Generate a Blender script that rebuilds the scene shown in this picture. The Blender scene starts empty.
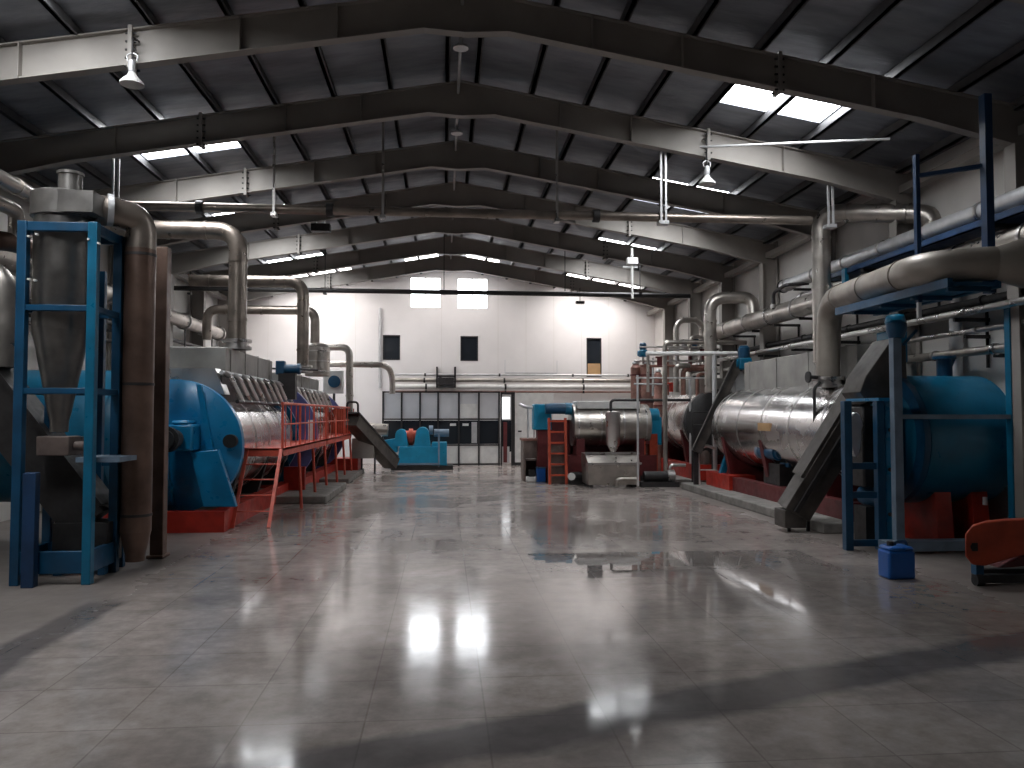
import bpy, math, random
from mathutils import Vector, Matrix
random.seed(7)
sc = bpy.context.scene
col = sc.collection
PI = math.pi
V = Vector

# ---------------------------------------------------------------- camera model
F, VX, VY, EYE = 790.0, 444.0, 414.0, 1.7
yaw = math.atan((512 - VX) / F)
pit = math.atan((VY - 384) / math.hypot(F, 512 - VX))
fw = V((math.sin(yaw) * math.cos(pit), math.cos(yaw) * math.cos(pit), math.sin(pit)))
rt = V((math.cos(yaw), -math.sin(yaw), 0))
up = rt.cross(fw)
CAM = V((0, 0, EYE))
cam = bpy.data.cameras.new('camera'); camo = bpy.data.objects.new('camera', cam); col.objects.link(camo)
cam.sensor_width = 36; cam.lens = F * 36 / 1024; cam.clip_start = 0.05; cam.clip_end = 200
camo.matrix_world = Matrix.Translation(CAM) @ Matrix((rt, up, -fw)).transposed().to_4x4()
sc.camera = camo


def at(px, py, Y):
    """real point at hall depth Y that was measured at photo pixel (px, py)"""
    d = fw * F + rt * (px - 512) - up * (py - 384)
    return CAM + d * (Y / d.y)


def xz(px, py, Y):
    p = at(px, py, Y)
    return p.x, p.z


# ---------------------------------------------------------------- materials
def new_mat(name):
    m = bpy.data.materials.new(name); m.use_nodes = True
    nt = m.node_tree; nt.nodes.clear()
    o = nt.nodes.new('ShaderNodeOutputMaterial'); b = nt.nodes.new('ShaderNodeBsdfPrincipled')
    nt.links.new(b.outputs[0], o.inputs[0])
    return m, nt, b


def ramp(nt, src, p0, c0, p1, c1):
    r = nt.nodes.new('ShaderNodeValToRGB'); nt.links.new(src, r.inputs[0])
    r.color_ramp.elements[0].position = p0; r.color_ramp.elements[0].color = (*c0, 1)
    r.color_ramp.elements[1].position = p1; r.color_ramp.elements[1].color = (*c1, 1)
    return r.outputs[0]


def noise(nt, scale, detail=4, vec=None, rough=0.55):
    n = nt.nodes.new('ShaderNodeTexNoise'); n.inputs['Scale'].default_value = scale
    n.inputs['Detail'].default_value = detail; n.inputs['Roughness'].default_value = rough
    if vec is not None: nt.links.new(vec, n.inputs['Vector'])
    return n.outputs[0]


def geo(nt, scale=(1, 1, 1)):
    g = nt.nodes.new('ShaderNodeNewGeometry'); mp = nt.nodes.new('ShaderNodeMapping')
    nt.links.new(g.outputs['Position'], mp.inputs[0]); mp.inputs['Scale'].default_value = scale
    return mp.outputs[0]


def mat(name, c, rough=0.5, metal=0.0, var=0.25, scale=3.0, bump=0.0, bscale=20, dirt=None, spec=0.5, stretch=(1, 1, 1)):
    m, nt, b = new_mat(name)
    v = geo(nt, stretch)
    n = noise(nt, scale, 6, v)
    c0 = tuple(x * (1 - var) for x in c) if dirt is None else dirt
    c1 = tuple(min(1, x * (1 + var * 0.5)) for x in c)
    nt.links.new(ramp(nt, n, 0.33, c0, 0.62, c1), b.inputs['Base Color'])
    r0, r1 = max(0.02, rough - 0.08), min(1, rough + 0.1)
    nt.links.new(ramp(nt, noise(nt, scale * 2.3, 3, v), 0.3, (r0,) * 3, 0.7, (r1,) * 3), b.inputs['Roughness'])
    b.inputs['Metallic'].default_value = metal
    b.inputs['Specular IOR Level'].default_value = spec
    if bump:
        bp = nt.nodes.new('ShaderNodeBump'); bp.inputs['Strength'].default_value = bump; bp.inputs['Distance'].default_value = 0.02
        nt.links.new(noise(nt, bscale, 4, v), bp.inputs['Height']); nt.links.new(bp.outputs[0], b.inputs['Normal'])
    return m


def emit(name, c, s):
    m = bpy.data.materials.new(name); m.use_nodes = True; nt = m.node_tree; nt.nodes.clear()
    o = nt.nodes.new('ShaderNodeOutputMaterial'); e = nt.nodes.new('ShaderNodeEmission')
    e.inputs[0].default_value = (*c, 1); e.inputs[1].default_value = s
    nt.links.new(e.outputs[0], o.inputs[0])
    return m


M = {}
M['jacket'] = mat('polished_steel_jacket', (0.70, 0.68, 0.67), 0.22, 1.0, 0.06, 0.8)
M['steel'] = mat('brushed_steel', (0.60, 0.58, 0.57), 0.30, 1.0, 0.14, 1.5, 0.015, 2)
M['clad'] = mat('aluminium_pipe_cladding', (0.46, 0.425, 0.39), 0.34, 0.9, 0.22, 3, 0.02, 4)
M['brown_clad'] = mat('brown_stained_duct_steel', (0.14, 0.088, 0.068), 0.42, 0.5, 0.35, 3, 0.03, 8)
M['silver'] = mat('silver_paint', (0.62, 0.62, 0.63), 0.38, 0.5, 0.12, 5)
M['grey'] = mat('grey_hood_sheet', (0.33, 0.32, 0.30), 0.5, 0.3, 0.18, 2.5)
M['cyc'] = mat('cyclone_steel', (0.20, 0.19, 0.18), 0.38, 0.8, 0.3, 3, 0.02, 8)
M['dark'] = mat('dark_steel', (0.035, 0.033, 0.034), 0.5, 0.3, 0.3, 6)
M['conv'] = mat('conveyor_trough_steel', (0.085, 0.075, 0.068), 0.5, 0.4, 0.35, 4, 0.02, 10)
M['tanclad'] = mat('matt_tan_duct_lagging', (0.31, 0.275, 0.24), 0.45, 0.3, 0.2, 2)
M['cyan'] = mat('bright_machine_blue', (0.010, 0.27, 0.46), 0.35, 0, 0.2, 3)
M['dullclad'] = mat('dull_tan_elbow_steel', (0.26, 0.22, 0.19), 0.34, 0.8, 0.3, 3, 0.02, 5)
M['black'] = mat('black_rubber', (0.012, 0.012, 0.013), 0.6, 0, 0.2, 8)
M['blue'] = mat('blue_enamel', (0.005, 0.195, 0.41), 0.32, 0, 0.25, 2.5)
M['teal'] = mat('teal_blue_enamel', (0.003, 0.135, 0.25), 0.35, 0, 0.2, 3)
M['deepblue'] = mat('deep_blue_paint', (0.003, 0.062, 0.14), 0.4, 0, 0.3, 3)
M['navy'] = mat('navy_post_paint', (0.01, 0.045, 0.12), 0.45, 0, 0.3, 3)
M['paleblue'] = mat('pale_grey_blue_paint', (0.15, 0.21, 0.28), 0.45, 0, 0.25, 4)
M['violet'] = mat('violet_blue_enamel', (0.12, 0.14, 0.36), 0.4, 0, 0.2, 3)
M['red'] = mat('red_oxide_enamel', (0.42, 0.026, 0.014), 0.45, 0, 0.3, 4)
M['orange'] = mat('orange_red_enamel', (0.46, 0.065, 0.028), 0.5, 0, 0.25, 4)
M['railred'] = mat('salmon_red_rail_paint', (0.62, 0.10, 0.06), 0.45, 0, 0.25, 6)
M['maroon'] = mat('maroon_paint', (0.12, 0.018, 0.02), 0.5, 0, 0.3, 4)
M['copper'] = mat('red_brown_pipe_lagging', (0.30, 0.15, 0.12), 0.55, 0.2, 0.35, 5)
M['white'] = mat('white_paint', (0.74, 0.73, 0.71), 0.45, 0, 0.12, 4)
M['wall'] = mat('white_sandwich_panel', (0.80, 0.775, 0.77), 0.5, 0, 0.05, 0.8)
M['sidewall'] = mat('grey_white_sheet', (0.70, 0.67, 0.64), 0.55, 0, 0.12, 0.8)
M['rafter'] = mat('cream_grey_rafter_paint', (0.31, 0.285, 0.262), 0.6, 0, 0.14, 1.4)
M['purlin'] = mat('galvanised_purlin', (0.10, 0.10, 0.105), 0.55, 0.2, 0.2, 3)
M['roof'] = mat('foil_faced_insulation', (0.24, 0.255, 0.29), 0.42, 0.45, 0.25, 1.3, 0.35, 5, stretch=(1, 3, 1))
M['concrete'] = mat('concrete_plinth', (0.23, 0.215, 0.20), 0.8, 0, 0.3, 5, 0.2, 30)
M['glassdark'] = mat('dark_window_glass', (0.018, 0.022, 0.028), 0.12, 0, 0.1, 3)
M['partition'] = mat('grey_partition_panel', (0.60, 0.60, 0.62), 0.4, 0, 0.05, 3)
M['alu'] = mat('dark_aluminium_frame', (0.035, 0.033, 0.035), 0.4, 0.3, 0.1, 4)
M['tan'] = mat('tan_board', (0.50, 0.31, 0.15), 0.6, 0, 0.1, 4)
M['brown'] = mat('brown_cabinet_steel', (0.17, 0.13, 0.115), 0.5, 0.2, 0.3, 5)
M['drum'] = mat('blue_plastic', (0.01, 0.11, 0.42), 0.35, 0, 0.1, 3)
M['sky'] = emit('daylit_translucent_roof_sheet', (0.95, 0.975, 1.0), 17)
M['skyend'] = emit('daylit_translucent_roof_sheet_by_gable', (1.0, 0.95, 0.925), 11)
M['winlit'] = emit('daylit_window_pane', (0.93, 0.96, 1.0), 10)
M['doorlit'] = emit('daylit_door_light', (0.95, 0.97, 1.0), 1.6)
M['bulb'] = emit('lit_bulb', (1.0, 0.95, 0.85), 3)


# ---------------------------------------------------------------- mesh builder
class MB:
    def __init__(s): s.v = []; s.f = []; s.p = []

    def add(s, vs, fs):
        n, m = len(s.v), len(s.f); s.v += [V(p) for p in vs]; s.f += [tuple(i + n for i in f) for f in fs]; s.p.append((n, len(s.v), m, len(s.f))); return s

    def box(s, x0, x1, y0, y1, z0, z1):
        x0, x1 = sorted((x0, x1)); y0, y1 = sorted((y0, y1)); z0, z1 = sorted((z0, z1))
        vs = [(x0, y0, z0), (x1, y0, z0), (x1, y1, z0), (x0, y1, z0), (x0, y0, z1), (x1, y0, z1), (x1, y1, z1), (x0, y1, z1)]
        return s.add(vs, [(0, 3, 2, 1), (4, 5, 6, 7), (0, 1, 5, 4), (1, 2, 6, 5), (2, 3, 7, 6), (3, 0, 4, 7)])

    def bar(s, p0, p1, w, h, upv=(0, 0, 1)):
        p0, p1 = V(p0), V(p1); d = (p1 - p0).normalized(); u = V(upv)
        if abs(d.dot(u)) > 0.98: u = V((0, 1, 0))
        a = d.cross(u).normalized() * w / 2; b = a.cross(d).normalized() * h / 2
        vs = [p + i * a + j * b for p in (p0, p1) for i, j in ((-1, -1), (1, -1), (1, 1), (-1, 1))]
        return s.add(vs, [(0, 1, 2, 3), (7, 6, 5, 4), (0, 4, 5, 1), (1, 5, 6, 2), (2, 6, 7, 3), (3, 7, 4, 0)])

    def prism(s, poly, vec):
        vec = V(vec); poly = [V(p) for p in poly]; n = len(poly)
        nrm = V((0, 0, 0))
        for i in range(n): nrm += poly[i].cross(poly[(i + 1) % n])
        if nrm.dot(vec) > 0: poly = poly[::-1]
        vs = poly + [p + vec for p in poly]
        fs = [tuple(range(n)), tuple(range(2 * n - 1, n - 1, -1))]
        fs += [(i, i + n, (i + 1) % n + n, (i + 1) % n) for i in range(n)]
        return s.add(vs, fs)

    def ring(s, c, a, b, r, seg): return [c + a * (r * math.cos(2 * PI * k / seg)) + b * (r * math.sin(2 * PI * k / seg)) for k in range(seg)]

    def lathe(s, o, axis, prof, seg=32):
        """prof: (distance along axis, radius)"""
        o, d = V(o), V(axis).normalized()
        a = d.orthogonal().normalized(); b = d.cross(a)
        vs = []
        for t, r in prof: vs += s.ring(o + d * t, a, b, max(r, 1e-4), seg)
        fs = []
        for i in range(len(prof) - 1):
            for k in range(seg):
                k2 = (k + 1) % seg
                fs.append((i * seg + k, i * seg + k2, (i + 1) * seg + k2, (i + 1) * seg + k))
        fs.append(tuple(range(seg - 1, -1, -1))); m = (len(prof) - 1) * seg
        fs.append(tuple(range(m, m + seg)))
        return s.add(vs, fs)

    def cyl(s, p0, p1, r, seg=20):
        p0, p1 = V(p0), V(p1); return s.lathe(p0, p1 - p0, [(0, r), ((p1 - p0).length, r)], seg)

    def tube(s, pts, r, seg=14, bend=None):
        pts = [V(p) for p in pts]; bend = bend if bend is not None else r * 2.2
        path = [pts[0]]
        for i in range(1, len(pts) - 1):
            p, a, b = pts[i], pts[i - 1] - pts[i], pts[i + 1] - pts[i]
            k = min(bend, a.length * 0.49, b.length * 0.49)
            a1, b1 = p + a.normalized() * k, p + b.normalized() * k
            for j in range(7):
                t = j / 6; path.append(a1 * (1 - t) ** 2 + p * 2 * t * (1 - t) + b1 * t * t)
        path.append(pts[-1])
        n = len(path); tang = []
        for i in range(n):
            d = (path[min(i + 1, n - 1)] - path[max(i - 1, 0)]); tang.append(d.normalized())
        a = tang[0].orthogonal().normalized(); vs = []
        for i in range(n):
            a = (a - tang[i] * a.dot(tang[i])).normalized(); b = tang[i].cross(a)
            vs += s.ring(path[i], a, b, r, seg)
        fs = []
        for i in range(n - 1):
            for k in range(seg):
                k2 = (k + 1) % seg; fs.append((i * seg + k, i * seg + k2, (i + 1) * seg + k2, (i + 1) * seg + k))
        fs.append(tuple(range(seg - 1, -1, -1))); fs.append(tuple(range((n - 1) * seg, n * seg)))
        return s.add(vs, fs)

    def bands(s, p0, p1, r, n, w=0.03, seg=16, ends=True):
        """flange / cladding rings along a straight run"""
        p0, p1 = V(p0), V(p1); d = (p1 - p0)
        for i in range(n):
            t = (i / (n - 1) if n > 1 else 0.5) if ends else (i + 0.5) / n
            c = p0 + d * t; dn = d.normalized()
            s.cyl(c - dn * w / 2, c + dn * w / 2, r, seg)
        return s


def B(): return MB()


def build(name, mb, m, parent=None, origin=(0, 0, 0), bev=0.0):
    o3 = V(origin)
    me = bpy.data.meshes.new(name)
    me.from_pydata([tuple(p - o3) for p in mb.v], [], mb.f)
    me.polygons.foreach_set('use_smooth', [True] * len(me.polygons))
    me.set_sharp_from_angle(angle=math.radians(32))
    me.materials.append(M[m] if isinstance(m, str) else m)
    me.update()
    ob = bpy.data.objects.new(name, me); col.objects.link(ob)
    if parent is not None: ob.parent = parent
    if bev:
        md = ob.modifiers.new('edge', 'BEVEL'); md.width = bev; md.segments = 2; md.limit_method = 'ANGLE'; md.angle_limit = math.radians(40)
    return ob


def pieces(mb, touching=False):
    """split a builder into its far-apart pieces (or, touching=True, into pieces that do not touch)"""
    n = len(mb.p); bb = []
    for a, b, c, d in mb.p:
        vs = mb.v[a:b]
        bb.append(([min(v[i] for v in vs) for i in range(3)], [max(v[i] for v in vs) for i in range(3)]))
    par = list(range(n))

    def find(i):
        while par[i] != i: i = par[i]
        return i
    for i in range(n):
        for j in range(i + 1, n):
            (l1, h1), (l2, h2) = bb[i], bb[j]
            g = math.sqrt(sum(max(0, l1[k] - h2[k], l2[k] - h1[k]) ** 2 for k in range(3)))
            sz = max(max(h1[k] - l1[k] for k in range(3)), max(h2[k] - l2[k] for k in range(3)))
            if g <= (0.004 if touching else max(0.02, 0.45 * sz)): par[find(i)] = find(j)
    out = {}
    for i in range(n): out.setdefault(find(i), []).append(i)
    res = []
    for ids in out.values():
        m = MB()
        for i in ids:
            a, b, c, d = mb.p[i]; m.add(mb.v[a:b], [tuple(q - a for q in f) for f in mb.f[c:d]])
        res.append(m)
    return res


class Thing:
    def __init__(s, name, label, cat, loc=(0, 0, 0), group=None):
        s.o = bpy.data.objects.new(name, None); col.objects.link(s.o); s.o.empty_display_size = 0.2
        s.loc = V(loc); s.o.location = s.loc
        s.o['label'] = label; s.o['category'] = cat
        if group: s.o['group'] = group

    def part(s, name, m, mb, parent=None, label=None, bev=0.0, each=False):
        first = None
        whole = name in ('bolts', 'bracket_frame', 'frame', 'notice')
        for sub in ([mb] if whole else pieces(mb, each)):
            ob = build(name, sub, m, parent or s.o, s.loc, bev)
            if label: ob['label'] = label
            first = first or ob
        return first


def single(name, label, cat, m, mb, group=None, bev=0.0):
    xs = [p.x for p in mb.v]; ys = [p.y for p in mb.v]; zs = [p.z for p in mb.v]
    c = V(((min(xs) + max(xs)) / 2, (min(ys) + max(ys)) / 2, min(zs)))
    ob = build(name, mb, m, None, c, bev); ob.location = c
    ob['label'] = label; ob['category'] = cat
    if group: ob['group'] = group
    return ob


def struct(name, m, mb, label, cat, parent=None):
    ob = build(name, mb, m, parent)
    if parent is None:
        ob['kind'] = 'structure'; ob['label'] = label; ob['category'] = cat
    return ob


def copy_thing(src, shift, label, group=None):
    """copy an Empty or mesh thing with its parts and sub-parts"""
    r = src.copy(); col.objects.link(r); r.location = V(src.location) + V(shift); r['label'] = label
    if group: r['group'] = group
    for ch in [c for c in bpy.data.objects if c.parent == src]:
        c = ch.copy(); col.objects.link(c); c.parent = r
        for g in [k for k in bpy.data.objects if k.parent == ch]:
            d = g.copy(); col.objects.link(d); d.parent = c
    return r


# ================================================================ SETTING
XL, XR, XM = -6.95, 7.45, 0.25
Y0, Y1 = -4.0, 27.4
FR = {k: 9.2 + 2.6 * (k - 1) for k in range(-4, 8)}


def rz(x, base=6.72): return base - 0.17 * abs(x - XM)


# floor --------------------------------------------------------------
def floor_material():
    m, nt, b = new_mat('polished_stone_floor')
    N, L = nt.nodes, nt.links
    g = N.new('ShaderNodeNewGeometry'); pos = g.outputs['Position']
    sep = N.new('ShaderNodeSeparateXYZ'); L.new(pos, sep.inputs[0]); X, Yc = sep.outputs[0], sep.outputs[1]

    def val(x):
        if isinstance(x, (int, float)):
            v = N.new('ShaderNodeValue'); v.outputs[0].default_value = x; return v.outputs[0]
        return x

    def op(o, a, c=0.0, clamp=False):
        n = N.new('ShaderNodeMath'); n.operation = o; n.use_clamp = clamp
        for i, q in enumerate((a, c)):
            if isinstance(q, (int, float)): n.inputs[i].default_value = q
            else: L.new(q, n.inputs[i])
        return n.outputs[0]

    n_edge = noise(nt, 1.4, 5, pos); jit = op('MULTIPLY', op('SUBTRACT', n_edge, 0.5), 0.5)
    n_fine = noise(nt, 9, 5, pos)

    def band(coord, c, hw, soft=0.05, wob=1.0):
        d = op('ABSOLUTE', op('SUBTRACT', op('ADD', coord, op('MULTIPLY', jit, wob)), c))
        return op('DIVIDE', op('SUBTRACT', hw, d), soft, True)

    def rect(x0, x1, y0, y1, soft=0.05, wob=1.0):
        a = band(X, (x0 + x1) / 2, (x1 - x0) / 2, soft, wob); c = band(Yc, (y0 + y1) / 2, (y1 - y0) / 2, soft, wob)
        return op('MULTIPLY', a, c)

    # slabs
    br = N.new('ShaderNodeTexBrick'); br.offset = 0.0; br.squash = 1.0
    mp = N.new('ShaderNodeMapping'); L.new(pos, mp.inputs[0]); mp.inputs['Location'].default_value = (0.43, 0.2, 0)
    L.new(mp.outputs[0], br.inputs['Vector'])
    br.inputs['Scale'].default_value = 1.0; br.inputs['Brick Width'].default_value = 0.67; br.inputs['Row Height'].default_value = 0.67
    br.inputs['Mortar Size'].default_value = 0.006; br.inputs['Mortar Smooth'].default_value = 0.3; br.inputs['Bias'].default_value = 0
    br.inputs['Color1'].default_value = (0.90, 0.90, 0.90, 1); br.inputs['Color2'].default_value = (1.06, 1.05, 1.04, 1); br.inputs['Mortar'].default_value = (0.66, 0.63, 0.62, 1)
    # big casting lanes: lanes across the hall differ a little in tone
    big = ramp(nt, noise(nt, 0.55, 6, pos), 0.36, (0.235, 0.205, 0.19), 0.62, (0.43, 0.385, 0.365))
    mott = ramp(nt, noise(nt, 5, 8, pos, 0.7), 0.3, (0.70, 0.68, 0.665), 0.7, (1.15, 1.14, 1.13))

    def mul(a, c, f=1.0):
        n = N.new('ShaderNodeMix'); n.data_type = 'RGBA'; n.blend_type = 'MULTIPLY'; n.inputs[0].default_value = f
        L.new(a, n.inputs[6]); L.new(c, n.inputs[7]); return n.outputs[2]

    def mixc(a, c, fac):
        n = N.new('ShaderNodeMix'); n.data_type = 'RGBA'; L.new(fac, n.inputs[0]); L.new(a, n.inputs[6])
        if isinstance(c, tuple): n.inputs[7].default_value = (*c, 1)
        else: L.new(c, n.inputs[7])
        return n.outputs[2]

    c = mul(mul(big, mott), br.outputs['Color'], 0.75)
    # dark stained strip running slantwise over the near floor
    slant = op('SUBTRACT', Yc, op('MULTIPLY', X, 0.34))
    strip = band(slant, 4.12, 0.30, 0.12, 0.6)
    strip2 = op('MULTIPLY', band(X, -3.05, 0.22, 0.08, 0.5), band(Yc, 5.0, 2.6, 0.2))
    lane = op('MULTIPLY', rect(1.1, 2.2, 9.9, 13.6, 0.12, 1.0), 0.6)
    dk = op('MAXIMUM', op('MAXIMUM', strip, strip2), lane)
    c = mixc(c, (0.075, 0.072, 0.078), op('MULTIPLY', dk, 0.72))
    # darker, rougher margins beneath the machines
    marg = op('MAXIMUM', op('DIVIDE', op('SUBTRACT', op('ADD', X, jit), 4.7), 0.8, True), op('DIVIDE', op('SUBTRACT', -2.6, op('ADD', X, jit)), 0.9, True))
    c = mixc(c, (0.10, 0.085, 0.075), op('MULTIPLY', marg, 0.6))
    wetA = rect(1.0, 4.4, 8.15, 9.65, 0.02, 0.25)
    wetB = op('MULTIPLY', rect(2.0, 4.9, 6.5, 8.9, 0.3, 2.4), 0.8)
    wetC = op('MULTIPLY', rect(0.55, 1.3, 3.5, 4.6, 0.4, 2.0), 0.7)
    wet = op('MAXIMUM', wetA, op('MAXIMUM', wetB, wetC))
    c = mixc(c, (0.115, 0.108, 0.105), op('MULTIPLY', wet, 0.4))
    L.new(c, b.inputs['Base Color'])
    rr = N.new('ShaderNodeMapRange'); L.new(noise(nt, 2.2, 5, pos), rr.inputs[0])
    rr.inputs[1].default_value = 0.3; rr.inputs[2].default_value = 0.7; rr.inputs[3].default_value = 0.05; rr.inputs[4].default_value = 0.14
    rough = op('ADD', rr.outputs[0], op('MULTIPLY', n_fine, 0.05))
    rough = op('ADD', rough, op('MULTIPLY', marg, 0.3))
    rough = op('ADD', rough, op('MULTIPLY', op('DIVIDE', op('SUBTRACT', Yc, 12.0), 6.0, True), 0.10))
    rough = op('MULTIPLY', rough, op('SUBTRACT', 1.0, op('MULTIPLY', wet, 0.85)))
    L.new(rough, b.inputs['Roughness'])
    b.inputs['IOR'].default_value = 1.5
    bp = N.new('ShaderNodeBump'); bp.inputs['Strength'].default_value = 0.06; bp.inputs['Distance'].default_value = 0.002
    h = op('ADD', op('MULTIPLY', br.outputs['Fac'], -1.0), noise(nt, 3, 3, pos))
    L.new(h, bp.inputs['Height']); L.new(bp.outputs[0], b.inputs['Normal'])
    return m


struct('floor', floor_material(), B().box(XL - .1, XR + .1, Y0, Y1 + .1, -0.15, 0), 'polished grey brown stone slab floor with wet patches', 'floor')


# roof decks with openings for skylights -------------------------------
SKY = []          # (side, d0, d1, y0, y1, material)
for k in range(-1, 8):  # first sheet lies out of view, added as fill light on machine fronts
    side = 1 if k % 2 and k > 0 else -1            # bay k lies between frame k and k+1
    if k == 7: continue
    SKY.append((side, 3.62, 5.22, FR[k] + 0.25, FR[k] + 1.80, 'sky'))
SKY += [(1, 3.6, 6.2, 25.05, 26.75, 'skyend'), (-1, 3.2, 6.0, 25.05, 26.75, 'skyend'), (-1, 0.45, 1.5, 25.0, 26.4, 'skyend'), (1, 0.45, 1.5, 25.0, 26.4, 'skyend')]


def deck(side, name, label):
    """roof sheet with rectangular holes, slope side"""
    sk = [s for s in SKY if s[0] == side]
    ds = sorted({0.0, 7.25} | {q for s in sk for q in s[1:3]}); ys = sorted({Y0, Y1 + .1} | {q for s in sk for q in s[3:5]})
    mb = B()
    for i in range(len(ds) - 1):
        for j in range(len(ys) - 1):
            dm, ym = (ds[i] + ds[i + 1]) / 2, (ys[j] + ys[j + 1]) / 2
            if any(s[1] < dm < s[2] and s[3] < ym < s[4] for s in sk): continue
            P = lambda d, y: (XM + side * d, y, 6.85 - 0.17 * d)
            mb.prism([P(ds[i], ys[j]), P(ds[i + 1], ys[j]), P(ds[i + 1], ys[j + 1]), P(ds[i], ys[j + 1])], (0, 0, 0.06))
    return struct(name, 'roof', mb, label, 'ceiling')


deck(-1, 'ceiling_left', 'dark foil lined roof slope on the left')
deck(1, 'ceiling_right', 'dark foil lined roof slope on the right')
n = 0
where = {-3: 'behind', -2: 'behind', -1: 'overhead', 0: 'over the first bay'}
for i, (sd, d0, d1, y0, y1, mm) in enumerate(SKY):
    P = lambda d, y: (XM + sd * d, y, 6.87 - 0.17 * d)
    mb = B().prism([P(d0, y0), P(d1, y0), P(d1, y1), P(d0, y1)], (0, 0, 0.02))
    ob = struct('window_%d' % (10 + i), mm, mb, 'translucent daylit roof sheet on the %s slope, number %d along the hall' % ('right' if sd > 0 else 'left', i + 1), 'skylight')

# purlins ---------------------------------------------------------------
ordn = ['ridge', 'second', 'third', 'fourth', 'fifth', 'sixth', 'seventh', 'eighth', 'eave']
for sd, sn in ((-1, 'left'), (1, 'right')):
    for i in range(9):
        d = 0.22 + 0.84 * i
        if d > 7.1: d = 7.05
        x = XM + sd * d; z = 6.72 - 0.17 * d
        mb = B().box(x - 0.025, x + 0.025, Y0, Y1, z, z + 0.125).box(x - 0.025, x + 0.045, Y0, Y1, z, z + 0.014)
        struct('purlin', 'purlin', mb, '%s purlin of the %s roof slope, running the length of the hall' % (ordn[i], sn), 'purlin')

# portal frames -----------------------------------------------------------
def under(d):
    if d < 0.5: return 6.18 + 0.07 * d
    if d < 5.6: return 6.215 - 0.17 * (d - 0.5) + 0.0
    return 5.348 - (d - 5.6) * 0.24


names = {k: w for k, w in zip(range(1, 8), ['nearest in view', 'second in view', 'third in view', 'fourth in view', 'fifth in view', 'sixth in view', 'farthest, before the end wall'])}
for k in range(-4, 8):
    y = FR[k]
    fr = bpy.data.objects.new('portal_frame', None); col.objects.link(fr); fr.location = (XM, y, 0)
    fr['kind'] = 'structure'; fr['label'] = 'pitched steel portal frame, %s' % names.get(k, 'out of view behind the photographer, %d' % (1 - k)); fr['category'] = 'steel frame'
    org = V((XM, y, 0))
    for sd in (-1, 1):
        dd = [0, 0.5, 1.5, 2.5, 3.8, 4.8, 5.6, 6.3, 6.85]
        top = [V((XM + sd * d, y - .008, 6.72 - .17 * d)) for d in dd]; bot = [V((XM + sd * d, y - .008, under(d))) for d in dd]
        mb = B().prism(top + bot[::-1], (0, 0.016, 0))
        for a in (top, bot):
            for i in range(len(a) - 1):
                off = V((0, 0.008, -0.008 if a is top else 0.008))
                mb.bar(a[i] + off, a[i + 1] + off, 0.14, 0.016)
        # stiffeners and bolted splice
        for d in (1.5, 2.6, 5.0):
            mb.box(XM + sd * d - .006, XM + sd * d + .006, y - .09, y + .09, under(d) + .01, 6.71 - .17 * d)
        d = 3.8; xs = XM + sd * d
        mb.box(xs - .022, xs + .022, y - .10, y + .10, under(d) - .05, 6.74 - .17 * d)
        rf = build('rafter', mb, 'rafter', fr, org)
        bm = B()
        for q in range(5):
            zz = under(d) - .02 + q * 0.095
            for yy in (-.06, .06):
                bm.cyl((xs - .06, y + yy, zz), (xs + .06, y + yy, zz), 0.013, 6)
        build('bolts', bm, 'dark', rf, org)
        cm = B(); xo, xi = XM + sd * 7.14, XM + sd * 6.80
        cm.box(min(xo, xi), max(xo, xi), y - .007, y + .007, 0, 5.5)
        for xx in (xo, xi): cm.box(xx - .01, xx + .01, y - .10, y + .10, 0, 5.55 if xx == xo else under(6.8))
        cm.box(min(xo, xi) - .03, max(xo, xi) + .03, y - .13, y + .13, 0, .03)
        build('column', cm, 'rafter', fr, org)

# eave beams, conduit and braces
struct('trim_1', 'rafter', B().box(XR - .30, XR - .12, Y0, Y1, 5.18, 5.30), 'steel eave beam along the top of the right side wall', 'beam')
struct('trim_2', 'rafter', B().box(XL + .12, XL + .30, Y0, Y1, 5.18, 5.30), 'steel eave beam along the top of the left side wall', 'beam')

# walls -------------------------------------------------------------------
def gable(y, t, name, m, label, holes=()):
    """gable wall in x/z with rectangular holes, thickness t"""
    xs = sorted({XL - .1, XR + .1, XM} | {h for q in holes for h in q[:2]}); mb = B()
    for i in range(len(xs) - 1):
        x0, x1 = xs[i], xs[i + 1]; xm = (x0 + x1) / 2
        hs = sorted([(q[2], q[3]) for q in holes if q[0] < xm < q[1]])
        z = 0
        for h0, h1 in hs:
            if h0 > z: mb.box(x0, x1, y, y + t, z, h0)
            z = h1
        mb.prism([(x0, y, z), (x1, y, z), (x1, y, rz(x1, 6.84)), (x0, y, rz(x0, 6.84))], (0, t, 0))
    return struct(name, m, mb, label, 'wall')


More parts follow.
